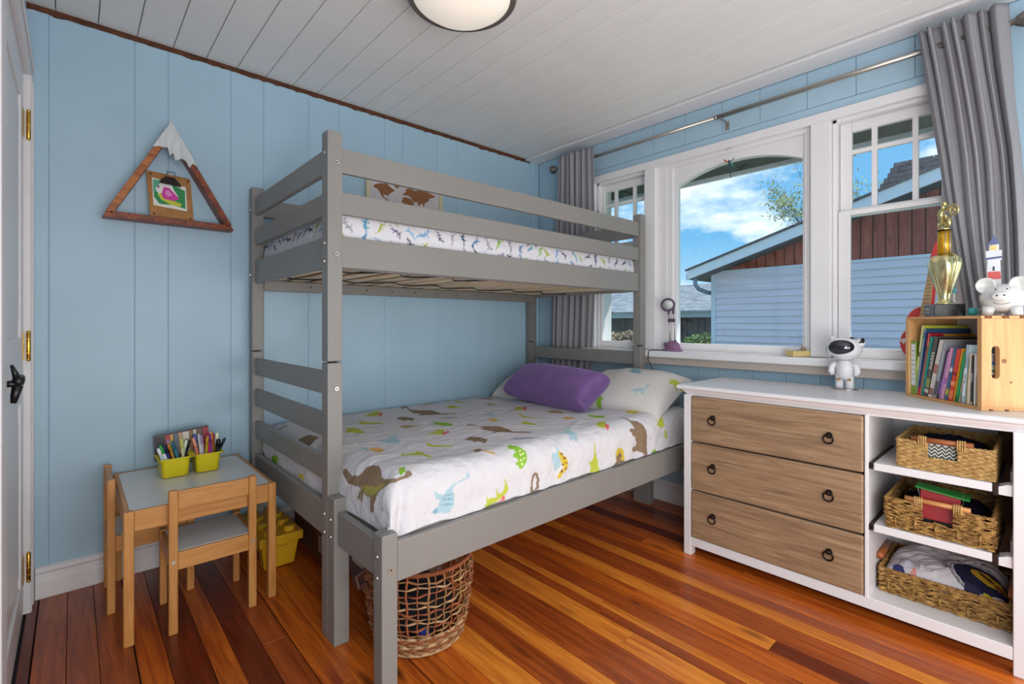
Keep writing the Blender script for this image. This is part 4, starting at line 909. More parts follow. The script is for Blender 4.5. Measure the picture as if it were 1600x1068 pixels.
for k, (z0, z1) in enumerate(((.572, .600), (.342, .370))):
    dbx('shelf', DX+.006, DB-.03, .1225, .4400, z0, z1)
    sl = plain('dark_slide', '#33241f', .4, .6) if k == 0 else bpy.data.materials['dark_slide']
    dbx('slide_rail', DX+.004, DB-.06, .4415, .4540, z0+.004, z0+.026, sl, .001, label='dark metal slide rail')
    dbx('slide_rail', DX+.004, DB-.06, .1095, .1215, z0-.008, z0+.030, sl, .001, label='dark metal slide rail')
    m = MB(); m.prism([(.071, z0-.006), (.109, z0-.006), (.109, z0+.020), (.101, z0+.023), (.092, z0+.028), (.083, z0+.030), (.071, z0+.031)], (DX+.012, 0, 0), (0, 1, 0), (0, 0, 1), (.05, 0, 0))
    m.box(DX+.10, DB-.04, .071, .085, z0+.0, z0+.055); m.build('slide_spacer', DW, ds, bevel=.001)

# ---- woven baskets on the shelves
SEA = plain('seagrass', '#a17b46', .75, vary=.35, vscale=70, bump=.4, bscale=200, col2='#c9a468'); SEAD = plain('seagrass_dark', '#7a5428', .75, bump=.4, bscale=200, col2='#b98f4e', vscale=60)
def woven(name, label, x0, x1, y0, y1, z0, h, rows, mat, cut=None, wild=0.0, seed=1, nw=62):
    bk = thing(name, label, 'basket', (x0, (y0+y1)/2, z0)); r = random.Random(seed)
    def rect(i, n, off):
        per = 2*((x1-x0)+(y1-y0)); d = (i/n*per)
        W = y1-y0; D = x1-x0
        if d < W: p = (x0, y0+d); nn = (-1, 0)
        elif d < W+D: p = (x0+d-W, y1); nn = (0, 1)
        elif d < 2*W+D: p = (x1, y1-(d-W-D)); nn = (1, 0)
        else: p = (x1-(d-2*W-D), y0); nn = (0, -1)
        return p[0]+nn[0]*off, p[1]+nn[1]*off
    m = MB(); m.smooth = True; ph = h/rows; n = 260
    for j in range(rows):
        z = z0+ph*(j+.5); pts = []
        top = j == rows-1; rr = ph*.60 if not (top or j == 0) else ph*.68
        a_ph = r.uniform(0, 6)
        for i in range(n+1):
            off = .0022*math.cos(2*math.pi*nw*i/n/2*1.0+math.pi*(j % 2))+wild*.0035*math.sin(i*.7+a_ph)
            x, y = rect(i % n, n, off); zz = z+wild*.0035*math.sin(i*.43+j*1.9+a_ph)+.0009*math.sin(i*2.1+j)
            pts.append((x, y, zz))
        if cut and cut[2] < z-z0 < cut[3]:
            ins = [cut[0] < p[1] < cut[1] and p[0] < x0+.01 for p in pts]
            ia = ins.index(True); ib = n-ins[::-1].index(True)
            m.tube(pts[:ia], rr, 5); m.tube(pts[ib+1:], rr, 5)
        else: m.tube(pts[:-1], rr, 5, closed=True)
    if wild:
        for k in range(int(170*wild)):
            y = r.uniform(y0, y1-.05); z = z0+r.uniform(.006, h-.006); L = r.uniform(.02, .05)
            if cut and cut[2] < z-z0 < cut[3] and y+L > cut[0] and y < cut[1]: continue
            m.tube([(x0-.004, y, z), (x0-.0085, y+L/2, z+r.uniform(-.006, .006)), (x0-.004, y+L, z+r.uniform(-.007, .007))], .0018, 4)
        for k in range(int(60*wild)):
            x = r.uniform(x0, x1-.06); z = z0+r.uniform(.006, h-.006); L = .04; m.tube([(x, y0-.003, z), (x+L/2, y0-.0075, z+r.uniform(-.005, .005)), (x+L, y0-.003, z)], .0018, 4)
        if wild > .6:
            for k in range(5):
                y = y0+.03+k*(y1-y0-.06)/4; m.tube([(x0-.0085, y, z0+.012), (x0-.0095, y+.002, z0+.03), (x0-.0085, y, z0+.045)], .003, 5)
    m.build('weave', mat, bk, kind='stuff')
    # twisted rim
    m = MB(); m.smooth = True
    for s_ in (0, math.pi):
        pts = []
        for i in range(300):
            if cut and cut[0] < rect(i, 300, 0)[1] < cut[1] and rect(i, 300, 0)[0] < x0+.01: pass
            x, y = rect(i, 300, .003*math.cos(i*.9+s_)); pts.append((x, y, z0+h+.003*math.sin(i*.9+s_)))
        if cut:
            ins = [cut[0] < p[1] < cut[1] and p[0] < x0+.01 for p in pts]; ia = ins.index(True); ib = 300-ins[::-1].index(True)
            m.tube(pts[:ia], .0034, 5); m.tube(pts[ib:], .0034, 5)
        else: m.tube(pts, .0034, 5, closed=True)
    m.build('rim', mat, bk)
    MB().box(x0+.004, x1-.004, y0+.004, y1-.004, z0+.002, z0+.008).build('base', mat, bk)
    return bk
HW = wood('handle_wood', '#7a3c1a', '#b0683a', .4, (20, 3, 20), 2.0); HW2 = wood('handle_wood_light', '#b0713c', '#d69a60', .4, (20, 3, 20), 2.0)
b1 = woven('woven_basket', 'fine woven seagrass basket with a zigzag cloth showing, on the top dresser shelf', 2.243, 2.575, .119, .372, .601, .098, 14, SEA, (.212, .285, .046, .2), 0, 1)
def handle(par, x, y0, y1, z, mat, yy, par2=SEA):
    m = MB(); m.smooth = True; m.cyl((x, y0, z), (x, y1, z), .0085, n=12); m.build('handle', mat, par, label='wooden rod handle')
    m = MB(); m.smooth = True
    for y in yy:
        for k in range(4): m.tube([(x+.011*math.cos(t), y+k*.006, z-.006+.017*math.sin(t)) for t in [2*math.pi*i/14 for i in range(14)]], .0026, 5, closed=True)
    m.build('lashing', par2, par, kind='stuff')
handle(b1, 2.243, .168, .332, .710, HW, (.190, .292))
b2 = woven('woven_basket', 'rough woven seagrass basket holding red and green folders, on the middle dresser shelf', 2.243, 2.575, .121, .405, .371, .106, 13, SEAD, (.222, .298, .050, .2), .9, 2)
handle(b2, 2.243, .175, .350, .490, HW2, (.199, .303), SEA)
b3 = woven('woven_basket', 'low wide woven seagrass basket full of clothes at the bottom of the dresser', 2.325, 2.62, .083, .440, .089, .088, 12, SEAD, None, .8, 3)
m = MB(); m.smooth = True; m.cyl((2.345, .444, .212), (2.52, .446, .212), .0125, n=12); m.build('handle', HW, b3, label='wooden rod handle')
m = MB(); m.smooth = True; m.cyl((2.345, .080, .200), (2.52, .080, .200), .0125, n=12); m.build('handle', HW, b3, label='wooden rod handle')
# contents of the first basket
zg = thing('folded_cloth', 'folded cloth with a black and white zigzag print inside the fine woven basket', 'cloth', (2.30, .25, .61))
MB().box(2.262, 2.270, .20, .30, .612, .695).build('cloth_front', plain('zigzag_white', '#d8d4cc', .8), zg)
for r_ in range(4):
    z = .650+r_*.0125; m = MB(); n = 10; up = []; dn = []
    for i in range(n+1): y = .202+i*.0096; d = .0055 if i % 2 else -.0055; up.append((y, z+d+.003)); dn.append((y, z+d-.003))
    m.prism(up+dn[::-1], (2.2605, 0, 0), (0, 1, 0), (0, 0, 1), (.001, 0, 0)); m.build('zigzag', plain('zigzag_dark', '#3c403c', .8) if r_ == 0 else bpy.data.materials['zigzag_dark'], zg)
def heap(name, label, x0, x1, y0, y1, z0, h, mat, seed, cat='cloth', colfn=None, parent=None, nn=90):
    u, v = np.meshgrid(np.linspace(0, 1, nn), np.linspace(0, 1, nn), indexing='ij')
    e_ = (np.clip(1-(2*u-1)**4, 0, 1)*np.clip(1-(2*v-1)**4, 0, 1))**.5
    Zh = z0+h*e_*(.72+.28*waves(u*3, v*3, seed, 7, (2, 5)))+.10*h*e_*np.abs(waves(u*3, v*3, seed+1, 6, (6, 14)))
    X = x0+(x1-x0)*u; Y = y0+(y1-y0)*v; c = None
    if colfn: c = np.ones((u.size, 4)); colfn(np.stack([Y.ravel(), X.ravel()], 1), c)
    o = grid_object(name, X, Y, Zh, c, mat, parent)
    if parent is None: set_props(o, label, cat)
    return o
heap('bundle', 'dark navy bundle inside the fine woven basket on the top dresser shelf', 2.275, 2.56, .13, .36, .615, .105, cloth('navy_cloth', '#1d1b33'), 4)
heap('bundle', 'dark purple bundle inside the rough woven basket on the middle dresser shelf', 2.33, 2.56, .135, .395, .38, .118, cloth('dark_purple_cloth', '#1c1326'), 6)
fo = thing('folder', 'red plastic folder with a green edge standing in the rough woven basket', 'folder', (2.28, .26, .38))
MB().hexa([(2.262, .200, .380), (2.266, .200, .380), (2.266, .310, .380), (2.262, .310, .380), (2.292, .205, .515), (2.296, .205, .515), (2.296, .312, .525), (2.292, .312, .525)]).build('cover', plain('red_folder', '#a01c22', .35), fo)
MB().hexa([(2.270, .180, .512), (2.33, .180, .517), (2.33, .325, .531), (2.270, .325, .528), (2.270, .180, .517), (2.33, .180, .522), (2.33, .325, .536), (2.270, .325, .533)]).build('edge', plain('green_folder', '#2c8a3c', .35), fo, bevel=.001, label='green plastic edge')
MB().box(2.2595, 2.2615, .215, .302, .395, .425).build('spine', plain('black_strip', '#15151a', .4), fo)
for y in (.198, .314): MB().beam((2.290, y, .49), (2.285, y+(.006 if y > .3 else 0), .528), .002, .002).build('rod', STEEL, fo)
# clothes in the low basket
def shirt(U_, c):
    c[:, :3] = srgb('#c3bec3')[:3]
    def ell(cx, cy, a, b, col, rot=0):
        paint(U_, c, [(cx+a*math.cos(t)*math.cos(rot)-b*math.sin(t)*math.sin(rot), cy+a*math.cos(t)*math.sin(rot)+b*math.sin(t)*math.cos(rot)) for t in [2*math.pi*i/40 for i in range(40)]], srgb(col))
    for k, (s_, col) in enumerate(((1.12, '#17182a'), (1.08, '#c8c4c8'), (1.05, '#17182a'), (1.02, '#c8c4c8'), (.98, '#1b1b33'))): ell(.155, 2.405, .082*s_, .062*s_, col)
    ell(.140, 2.415, .050, .034, '#c39a28', .2); ell(.150, 2.425, .022, .010, '#4a2a20', .3); ell(.115, 2.40, .012, .02, '#8a5020', 0)
    paint(U_, c, [(.16, 2.33), (.20, 2.33), (.20, 2.365), (.16, 2.355)], srgb('#2b2b45')); paint(U_, c, [(.12, 2.33), (.16, 2.33), (.15, 2.35), (.12, 2.345)], srgb('#b8a030'))
    paint(U_, c, [(.36, 2.33), (.40, 2.33), (.405, 2.36), (.38, 2.37)], srgb('#34386a')); paint(U_, c, [(.33, 2.34), (.35, 2.34), (.34, 2.37)], srgb('#c98a80'))
sg = thing('shirt', 'crumpled white shirt printed with navy rings, a yellow emblem and lettering in the low basket', 'shirt', (2.47, .26, .12))
heap('fabric', None, 2.335, 2.61, .092, .432, .150, .100, vcol('shirt_print', .9, .2, 300), 12, colfn=shirt, parent=sg, nn=150)
for i, chx in enumerate('WRESTLING'):
    a = math.radians(205-i*17-30); yy = .155+.104*math.cos(a+math.pi*0)*-1; yy = .155+.103*math.cos(math.radians(-25+i*14)); xx = 2.405+.080*math.sin(math.radians(-25+i*14))
    M = Matrix.Translation((xx-2.47, yy-.26, .234-.12)) @ Matrix.Rotation(math.radians(-90), 4, 'Z') @ Matrix.Rotation(math.radians(-90+(-25+i*14)), 4, 'Z') @ Matrix.Rotation(math.radians(180), 4, 'Z')
    lettering(chx, .022, bpy.data.materials['black_plastic'], sg, M, 'lettering')
for k, (xa_, xb_, ya_, yb_, zz) in enumerate(((2.34, 2.45, .25, .34, .205), (2.35, 2.50, .30, .40, .200))):
    heap('sock', ('white sock folded in the middle of the low basket', 'grey white sock with a blue cuff at the left of the low basket')[k], xa_, xb_, ya_, yb_, zz-.04, .058, cloth('sock_'+str(k), '#c8c4c6' if k == 0 else '#b4b2be'), 20+k, 'sock', nn=50)

# ================================================================ CRATE AND BOOKS
TH_ = math.radians(43); CN = Vector((2.290, .152, .8247)); CE = Vector((math.cos(TH_), math.sin(TH_), 0)); CI = Vector((math.sin(TH_), -math.cos(TH_), 0))
def LC(a, b, z=0): v = CN+CE*a+CI*b; return (v.x, v.y, CN.z+z)
def cthing(name, label, cat, a, b, z, group=None):
    t = thing(name, label, cat, LC(a, b, z), group, .001); t.rotation_euler = (0, 0, TH_); ORG[t.name] = Vector((0, 0, 0)); return t
PINE = wood('crate_pine', '#c69058', '#dcae78', .5, (26, 26, 1.4), 1.6, knots=1, bump=.08); PINEX = wood('crate_pine_long', '#c69058', '#dcae78', .5, (1.4, 26, 26), 1.6, bump=.08)
ct = cthing('crate', 'pale pine crate lying on its side on the dresser with books inside', 'crate', 0, 0, 0)
CL, CDp, CH = .358, .190, .324
MB().box(0.002, CL-.002, -CDp, 0, 0, .011).build('board', PINEX, ct, bevel=.0015); MB().box(0.002, CL-.002, -CDp, 0, CH-.010, CH).build('board', PINEX, ct, bevel=.0015)
MB().box(.017, CL-.017, -CDp-.008, -CDp, 0, CH).build('board', plain('crate_back', '#d7d2cf', .6), ct, bevel=.001, label='pale back board')
MB().box(CL-.017, CL, -CDp, 0, .011, CH-.010).build('end_panel', PINE, ct, bevel=.0015)
m = MB(); zc0, zc1, bl, br = .122, .208, -.031, -.057; r_ = .013
m.box(0, .017, bl, 0, .011, CH-.010); m.box(0, .017, -CDp, br, .011, CH-.010)
arc = [(bl-r_+r_*math.cos(t), zc0+0-r_*math.sin(t)) for t in [math.pi*i/8 for i in range(9)]]
m.prism([(bl, .011), (bl, zc0)]+arc[1:-1]+[(br, zc0), (br, .011)], (0, 0, 0), (0, 1, 0), (0, 0, 1), (.017, 0, 0))
arc = [(bl-r_+r_*math.cos(t), zc1+r_*math.sin(t)) for t in [math.pi*i/8 for i in range(9)]]
m.prism([(bl, CH-.010), (bl, zc1)]+arc[1:-1]+[(br, zc1), (br, CH-.010)], (0, 0, 0), (0, 1, 0), (0, 0, 1), (.017, 0, 0))
m.build('end_panel', PINE, ct, label='end panel with a rounded hand slot')
for b_k, z_k in ((-.071, .170), (-.092, .098)): MB().cyl((-.0006, b_k, z_k), (.002, b_k, z_k), .008 if z_k > .15 else .004, n=12).build('knot', plain('knot', '#8a5a34', .6), ct)
m = MB()
for k in range(4): m.box(-.0008, .004, -.012-k*.055-.02, -.012-k*.055, CH-.010, CH+.0005)
for k in range(2): m.box(-.0008, .003, -.025-k*.05-.010, -.025-k*.05, -.0005+.001, .006)
m.build('joint', plain('dark_joint', '#7a4a2a', .8), ct, kind='stuff')
PAGE = plain('book_pages', '#e6e0d2', .8)
def book(label, a0, a1, z1, th, depth, col, bands=(), b=.012, z0=.012, page=True):
    t = cthing('book', label, 'book', a0, b, z0, 'books in the pine crate')
    L = math.hypot(a1-a0, z1-z0); ang = math.atan2(a1-a0, z1-z0); M = Matrix.Rotation(ang, 4, 'Y')
    mt = plain('cover_'+col[1:], col, .4, vary=.05, vscale=30)
    m = MB(); m.box(-th/2, th/2, -.0015, 0, 0, L); m.box(-th/2, -th/2+.0012, -depth, 0, 0, L); m.box(th/2-.0012, th/2, -depth, 0, 0, L); m.move(M); m.build('cover', mt, t, bevel=.0006)
    m = MB(); m.box(-th/2+.0012, th/2-.0012, -depth+.003, -.0015, .002, L-.003); m.move(M); m.build('pages', PAGE, t)
    for kk_, (f0, f1, c2) in enumerate(bands):
        m = MB(); m.box(-th/2-.0001, th/2+.0001, 0, .0003+.0002*kk_, L*f0, L*f1); m.move(M); m.build('printed_band', plain('band_'+c2[1:], c2, .4), t)
    return t, M, L
bks = [('cream yellow tall book leaning at the left of the crate', 0.3272, 0.2793, .290, 0.0086, .165, '#b9c04a', ((0, 1, '#e0dfa0'), (.25, .35, '#c9b86a'), (.55, .62, '#8a6a50'))),
 ('grey blue tall book next to the cream yellow one', 0.3153, 0.2686, .277, 0.0086, .165, '#33507a', ((0, 1, '#8fa3b0'), (.85, .95, '#4f6a80'),)),
 ('tall book with a spine in red, navy and red', 0.3041, 0.2478, 0.259, 0.0112, .05, '#b01c30', ((.14, .80, '#26356e'), (.0, .10, '#d02a28'))),
 ('thin coral book between the red and the teal book', 0.2946, 0.2461, .257, 0.0052, .165, '#d89434', ((0, 1, '#cf7a58'), )),
 ('teal green book with a smooth spine', 0.2851, 0.2353, 0.246, 0.0112, .06, '#2c8f86', ()),
 ('dark grey thick book with white lettering and a figure on the spine', 0.2669, 0.2111, 0.247, 0.0189, .165, '#1c1c1e', ((0, 1, '#5b5850'), (.06, .12, '#d8d4c4'), (.15, .30, '#8f9a60'))),
 ('pale cream thick book with brown marks on the spine', 0.2445, 0.1859, 0.235, 0.0181, .165, '#b8b6b6', ((0, 1, '#d9cfc6'), (.04, .16, '#9a6a58'), (.42, .58, '#b07a68'))),
 ('light grey slim book beside the pale cream one', 0.2219, 0.1682, .232, 0.0112, .165, '#8c8e94', ((0, 1, '#a8acb4'), (.05, .3, '#5c5e60'),)),
 ('dark plum thin book', 0.2065, 0.1581, 0.194, 0.0069, .14, '#4a2344', ((.1, .4, '#7a4a9a'),)),
 ('lilac thin book left of the pink one', 0.1985, 0.1543, 0.191, 0.0060, .14, '#b98fc8', ()),
 ('pink slim book with a pale spine', 0.1867, 0.1407, 0.207, 0.0129, .14, '#dc9cc0', ((.3, .42, '#b070b8'),)),
 ('slate blue slim book with small lettering', 0.1690, 0.1242, 0.208, 0.0120, .14, '#4e6e90', ((.55, .62, '#cdd6de'), (.1, .22, '#b8b040'))),
 ('red and orange patterned paperback', 0.1492, 0.1080, 0.204, 0.0172, .14, '#dd4a34', ((.05, .2, '#e8804a'), (.3, .38, '#f0a060'), (.5, .56, '#8a2a30'))),
 ('mustard yellow thin paperback', 0.1335, 0.0935, 0.207, 0.0060, .14, '#d99a20', ()),
 ('bright green slim paperback', 0.1216, 0.0841, 0.194, 0.0095, .14, '#2fa060', ((.0, .12, '#176a3a'),)),
 ('pale brown thin booklet beside the green paperback', 0.1089, 0.0755, 0.181, 0.0060, .14, '#b99880', ((.1, .25, '#56a070'),)),
 ('light blue slim book with dark lettering', 0.0918, 0.0704, 0.222, 0.0112, .14, '#a9c4d0', ((.12, .6, '#dfeaf4'),)),
 ('olive thin book squeezed beside the light blue one', 0.0798, 0.0631, 0.176, 0.0052, .14, '#a8a070', ()),
 ('cream paperback near the right end of the crate', 0.0700, 0.0597, 0.192, 0.0095, .14, '#e8d6c0', ()),
 ('black book with white spine lettering near the right end', 0.0567, 0.0507, 0.186, 0.0077, .14, '#3c3c3c', ((.0, .06, '#c8b890'),)),
 ('white book against the right end panel of the crate', 0.0438, 0.0395, 0.192, 0.0077, .14, '#efece6', ())]
INKW = plain('ink_white', '#ece8dc', .5); INKB = plain('ink_dark', '#2c2c34', .5)
for i, bk_ in enumerate(bks):
    t, M, L = book(*bk_)
    if i in (5, 11, 16, 19):
        txt, sz, ink, fr_ = {5: ('SHARKS', .020, INKW, .60), 11: ('Story', .010, INKW, .60), 16: ('My Day', .011, INKB, .42), 19: ('STORIES', .0085, INKW, .55)}[i]
        Mt = M @ Matrix.Translation((0, .0006, L*fr_)) @ Matrix.Rotation(math.pi, 4, 'Z') @ Matrix(((1, 0, 0, 0), (0, 0, -1, 0), (0, 1, 0, 0), (0, 0, 0, 1))) @ Matrix.Rotation(math.pi/2, 4, 'Z')
        lettering(txt, sz, ink, t, Mt, 'lettering', .0002)
lastb = t
for f0, f1, c_ in ((.50, .60, '#a8342a'), (.60, .66, '#ece6c8'), (.66, .70, '#6f8a50'), (.70, .80, '#cfd6c8'), (.80, .86, '#4a7ab0'), (.86, 1.0, '#a8a4a8'), (.36, .50, '#8a2c24')):
    m = MB(); m.box(-.0048, -.0043, -.10, -.005, .178*f0, .178*f1); m.move(M); m.build('cover_print', plain('print_'+c_[1:], c_, .4), lastb)
t = cthing('book', 'white covered book with a green border at the far left end of the crate', 'book', .342, .012, .012, 'books in the pine crate')
MB().hexa([(-.022, -.15, 0), (-.016, -.15, 0), (.010, -.002, 0), (.000, 0, 0), (-.022, -.15, .215), (-.016, -.15, .215), (.010, -.002, .215), (.000, 0, .215)]).build('cover', plain('green_cover', '#7fa03c', .4), t)
MB().box(-.030, .0, -.0005, .003, 0, .215).build('cover_front', bpy.data.materials['green_cover'], t)
MB().box(-.026, -.004, .003, .0036, .035, .203).build('label_panel', plain('white_panel', '#e4e4ea', .5), t, bevel=.0002)
m = MB()
for k in range(7): m.box(-.024, -.008, .0036, .0039, .06+k*.019, .062+k*.019)
m.build('printed_line', INKB, t, kind='stuff')
MB_TOP = CN.z+CH

# ---- trophy
GOLD = plain('trophy_gold', '#ddd3a0', .2, .9); GOLDB = plain('trophy_gold_foil', '#cf9d22', .35, .55, vary=.15, vscale=90)
tz = MB_TOP; tr_ = cthing('trophy', 'gold cup trophy with a motocross rider on a black base', 'trophy', .262, .078, CH+.0003)
ts = 1.0
m = MB(); m.box(-.050, .050, -.048, .048, 0, .048); m.move(Matrix.Rotation(math.radians(-18), 4, 'Z')); m.build('base', plain('black_marble', '#1d1d20', .22, vary=.3, vscale=30), tr_, bevel=.002)
Mt = Matrix.Rotation(math.radians(-18), 4, 'Z') @ Matrix.Translation((-.004, .0485, .024)) @ Matrix.Rotation(math.pi, 4, 'Z') @ Matrix(((1, 0, 0, 0), (0, 0, -1, 0), (0, 1, 0, 0), (0, 0, 0, 1)))
Mt0 = Mt
# nameplate on the faces turned to the camera
Mx = Matrix.Rotation(math.radians(-18), 4, 'Z') @ Matrix.Translation((.016, .0484, .029)) @ Matrix.Rotation(math.pi, 4, 'Z') @ Matrix.Rotation(math.pi/2, 4, 'X')
lettering('PLAYER', .011, INKW, tr_, Mx, 'lettering', .0003)
m = MB()
for k in range(6): m.box(-.004+k*.0055, -.004+k*.0055+.004, .0482, .0486, .0165, .0195)
m.move(Matrix.Rotation(math.radians(-18), 4, 'Z')); m.build('small_print', INKW, tr_, kind='stuff')
m = MB(); m.smooth = True
pr = [(.034, .048), (.030, .053), (.024, .058), (.0195, .064), (.019, .072), (.021, .085), (.026, .105), (.033, .130), (.041, .160), (.047, .185), (.050, .205), (.049, .220), (.043, .232), (.034, .238), (.030, .240)]
n0 = 48; b0 = len(m.v); m.lathe(pr, (0, 0, 0), n0)
for i in range(b0, len(m.v)):
    x, y, z = m.v[i]; a = math.atan2(y, x); t = max(0, min(1, (z-.075)/.12)); k = 1+.09*math.cos(6*a+z*14)*t; m.v[i] = (x*k, y*k, z)
m.build('cup', GOLD, tr_)
m = MB(); m.smooth = True
for s_ in (-1, 1): m.tube([(s_*.030, 0, .236), (s_*.048, 0, .240), (s_*.060, 0, .225), (s_*.061, 0, .200), (s_*.050, 0, .165), (s_*.034, 0, .120), (s_*.024, 0, .090)], .004, 8)
m.build('handle', GOLD, tr_)
m = MB(); m.smooth = True; m.cyl((0, 0, .240), (0, 0, .335), .021, n=28); m.build('column', GOLDB, tr_)
m = MB(); m.smooth = True; m.cyl((0, 0, .336), (0, 0, .339), .023, n=28); m.cyl((0, 0, .238), (0, 0, .241), .0235, n=28); m.build('column_cap', IRON, tr_)
m = MB(); m.smooth = True; m.cyl((-.022, -.004, .240), (-.022, -.004, .335), .002, n=6); m.cyl((-.018, .010, .240), (-.018, .010, .335), .002, n=6); m.build('column_post', STEEL, tr_)
m = MB(); m.smooth = True     # rider and motorcycle rearing up; x to the right is towards smaller a
def rt(p, r, n=8): m.tube([(-x, -y, .339+z) for x, y, z in p], r, n)
m.cyl((0, 0, .339), (0, 0, .348), .020, .016, 20)
def wheel(cx, cz, r):
    m.tube([(-(cx+r*math.cos(t)), 0, .339+cz+r*math.sin(t)) for t in [2*math.pi*i/24 for i in range(24)]], .0035, 8, closed=True)
    m.cyl((-cx, .004, .339+cz), (-cx, -.004, .339+cz), r*.35, n=12)
    for k in range(6): a = k*math.pi/3; m.tube([(-cx, 0, .339+cz), (-(cx+r*math.cos(a)), 0, .339+cz+r*math.sin(a))], .0012, 4)
wheel(-.012, .024, .018); wheel(.046, .070, .020)
rt([(-.012, 0, .022), (.004, 0, .034), (.012, 0, .052)], [.006, .009, .007]); rt([(.004, 0, .036), (.024, 0, .040), (.022, 0, .018), (.010, 0, .014)], [.008, .010, .008, .004])
rt([(.046, 0, .070), (.026, 0, .088), (.012, 0, .094)], [.003, .003, .004]); rt([(.016, -.014, .096), (.014, 0, .095), (.016, .014, .096)], .0025)
rt([(-.012, 0, .046), (-.020, 0, .066), (-.008, 0, .084)], [.009, .010, .009]); rt([(-.008, 0, .084), (-.002, 0, .098)], [.007, .005])
m.ball((.001, 0, .339+.104), .0095, n=12, m=8)
rt([(-.010, .008, .083), (.000, .012, .076), (.014, .010, .095)], [.005, .004, .0035]); rt([(-.010, -.008, .083), (.000, -.012, .076), (.014, -.010, .095)], [.005, .004, .0035])
rt([(-.014, .008, .046), (.006, .011, .048), (-.002, .010, .026), (.006, .011, .022)], [.007, .006, .0045, .004]); rt([(-.014, -.008, .046), (.006, -.011, .048), (-.002, -.010, .026), (.006, -.011, .022)], [.007, .006, .0045, .004])
rt([(-.030, 0, .054), (-.016, 0, .050), (.010, 0, .056)], [.003, .005, .006])
m.build('rider_figure', plain('figure_gold', '#d6c78c', .22, .9), tr_, label='gold motocross rider rearing up')

# ---- piggy bank
CER = plain('white_ceramic', '#dcdcda', .12, coat=.5)
pg = thing('piggy_bank', 'white ceramic piggy bank with a smile on top of the crate', 'piggy bank', (2.43, .108, tz+.0003)); pz = tz
def toc(dx, dy, dz): return (2.43+dx, .108+dy, pz+dz)
m = MB(); m.smooth = True; m.ball(toc(0, 0, .062), .066, .060, .052, 32, 22); m.build('body', CER, pg)
m = MB(); m.smooth = True
for dx, dy in ((-.036, .038), (-.036, -.038), (.036, .035), (.036, -.035)):
    m = MB(); m.smooth = True; m.cyl(toc(dx, dy, 0), toc(dx*.9, dy*.85, .030), .014, .018, 18); m.build('foot', CER, pg)
m = MB(); m.smooth = True; m.lathe([(.001, -.089), (.8, -.088), (.98, -.084), (1, -.078), (.97, -.05), (.9, -.04)], (2.43, .108, pz+.066), 28, axis='x')
for i in range(len(m.v)): x, y, z = m.v[i]; m.v[i] = (x, .108+(y-.108)*.0255, pz+.066+(z-pz-.066)*.0165)
m.build('snout', CER, pg)
for s_ in (-1, 1):
    m = MB(); m.smooth = True; m.cyl(toc(-.0895, s_*.009+.001, .069), toc(-.087, s_*.009+.001, .069), .0028, n=10); m.build('nostril', BLACK, pg)
    m = MB(); m.smooth = True; m.ball(toc(-.0535, s_*.014+.001, .092), .0024, n=8, m=6); m.build('eye', BLACK, pg)
    m = MB(); m.smooth = True; n1, n2 = 14, 10; P_ = []
    for i in range(n1):
        u = i/(n1-1); row = []
        for j in range(n2):
            v = j/(n2-1)*2-1; w = .028*math.sin(math.pi*min(1, u*.80+.12))**.7*(1 if u < .98 else .6)
            L_ = .052*u; row.append(toc(-.018-.012*(1-v*v)*math.sin(math.pi*u)*-1-.010, s_*(.022+L_*.80)+s_*v*w*-.55, .094+L_*.55+v*w*.85))
        P_.append(row)
    m.grid(P_); o = m.build('ear', CER, pg); md = o.modifiers.new('s', 'SOLIDIFY'); md.thickness = .006; md.offset = 0; md = o.modifiers.new('b', 'SUBSURF'); md.levels = 1; md.render_levels = 1
m = MB(); m.smooth = True; pts = []
for i in range(13):
    t = -1+2*i/12; y = .021*t; z = .040+.006*t*t; r_y = y/.060; r_z = (z-.062)/.052; x = -.066*math.sqrt(max(0, 1-r_y**2-r_z**2)); pts.append(toc(x-.0005, y, z))
m.tube(pts, .0009, 6); m.build('mouth', INKB, pg)

# ---- lighthouse, toy umbrella, ball
lt = thing('lighthouse', 'flat painted wooden lighthouse with a blue roof behind the piggy bank', 'ornament', (2.50, .132, tz+.0003))
def lh(nm, poly, col, off=0, t=.012, **k):
    s_ = 1.0; MB().prism([(-a, z) for a, z in poly], (2.495-off, .134, tz), (0, 1, 0), (0, 0, 1), (t, 0, 0)).build(nm, plain('lh_'+col[1:], col, .6) if 'lh_'+col[1:] not in bpy.data.materials else bpy.data.materials['lh_'+col[1:]], lt, bevel=.0008, **k)
lh('tower', [(-.022, 0), (.022, 0), (.016, .225), (-.016, .225)], '#e4e4ea'); lh('gallery', [(-.020, .205), (.020, .205), (.021, .240), (-.021, .240)], '#dfe0e8', .001, .014)
lh('gallery_band', [(-.0215, .207), (.0205, .211), (.0205, .218), (-.0215, .214)], '#5a628c', .002, .015); lh('red_band', [(-.0165, .135), (.0185, .135), (.0175, .163), (-.0155, .163)], '#d8605c', .001, .014)
lh('doorway', [(-.003, .166), (.003, .166), (.003, .180), (0, .183), (-.003, .180)], '#4a4e56', .0012, .003); lh('lamp_room', [(-.012, .240), (.013, .240), (.013, .262), (-.012, .262)], '#e2e2da'); lh('lamp_light', [(-.008, .242), (.007, .242), (.007, .258), (-.008, .258)], '#e4d27a', .001, .014)
lh('roof', [(-.018, .258), (.016, .262), (.002, .290), (.0015, .300), (-.0005, .300), (-.002, .290)], '#656d98')
tu = thing('toy_umbrella', 'tiny teal paper umbrella on an orange dome behind the trophy', 'toy', (2.60, .255, tz+.0003)); ux, uy = 2.60, .246
m = MB(); m.smooth = True; m.lathe([(.020, 0), (.019, .008), (.013, .016), (.001, .019)], (ux, uy, tz), 20); m.build('dome', plain('orange_dome', '#d98a5c', .4), tu)
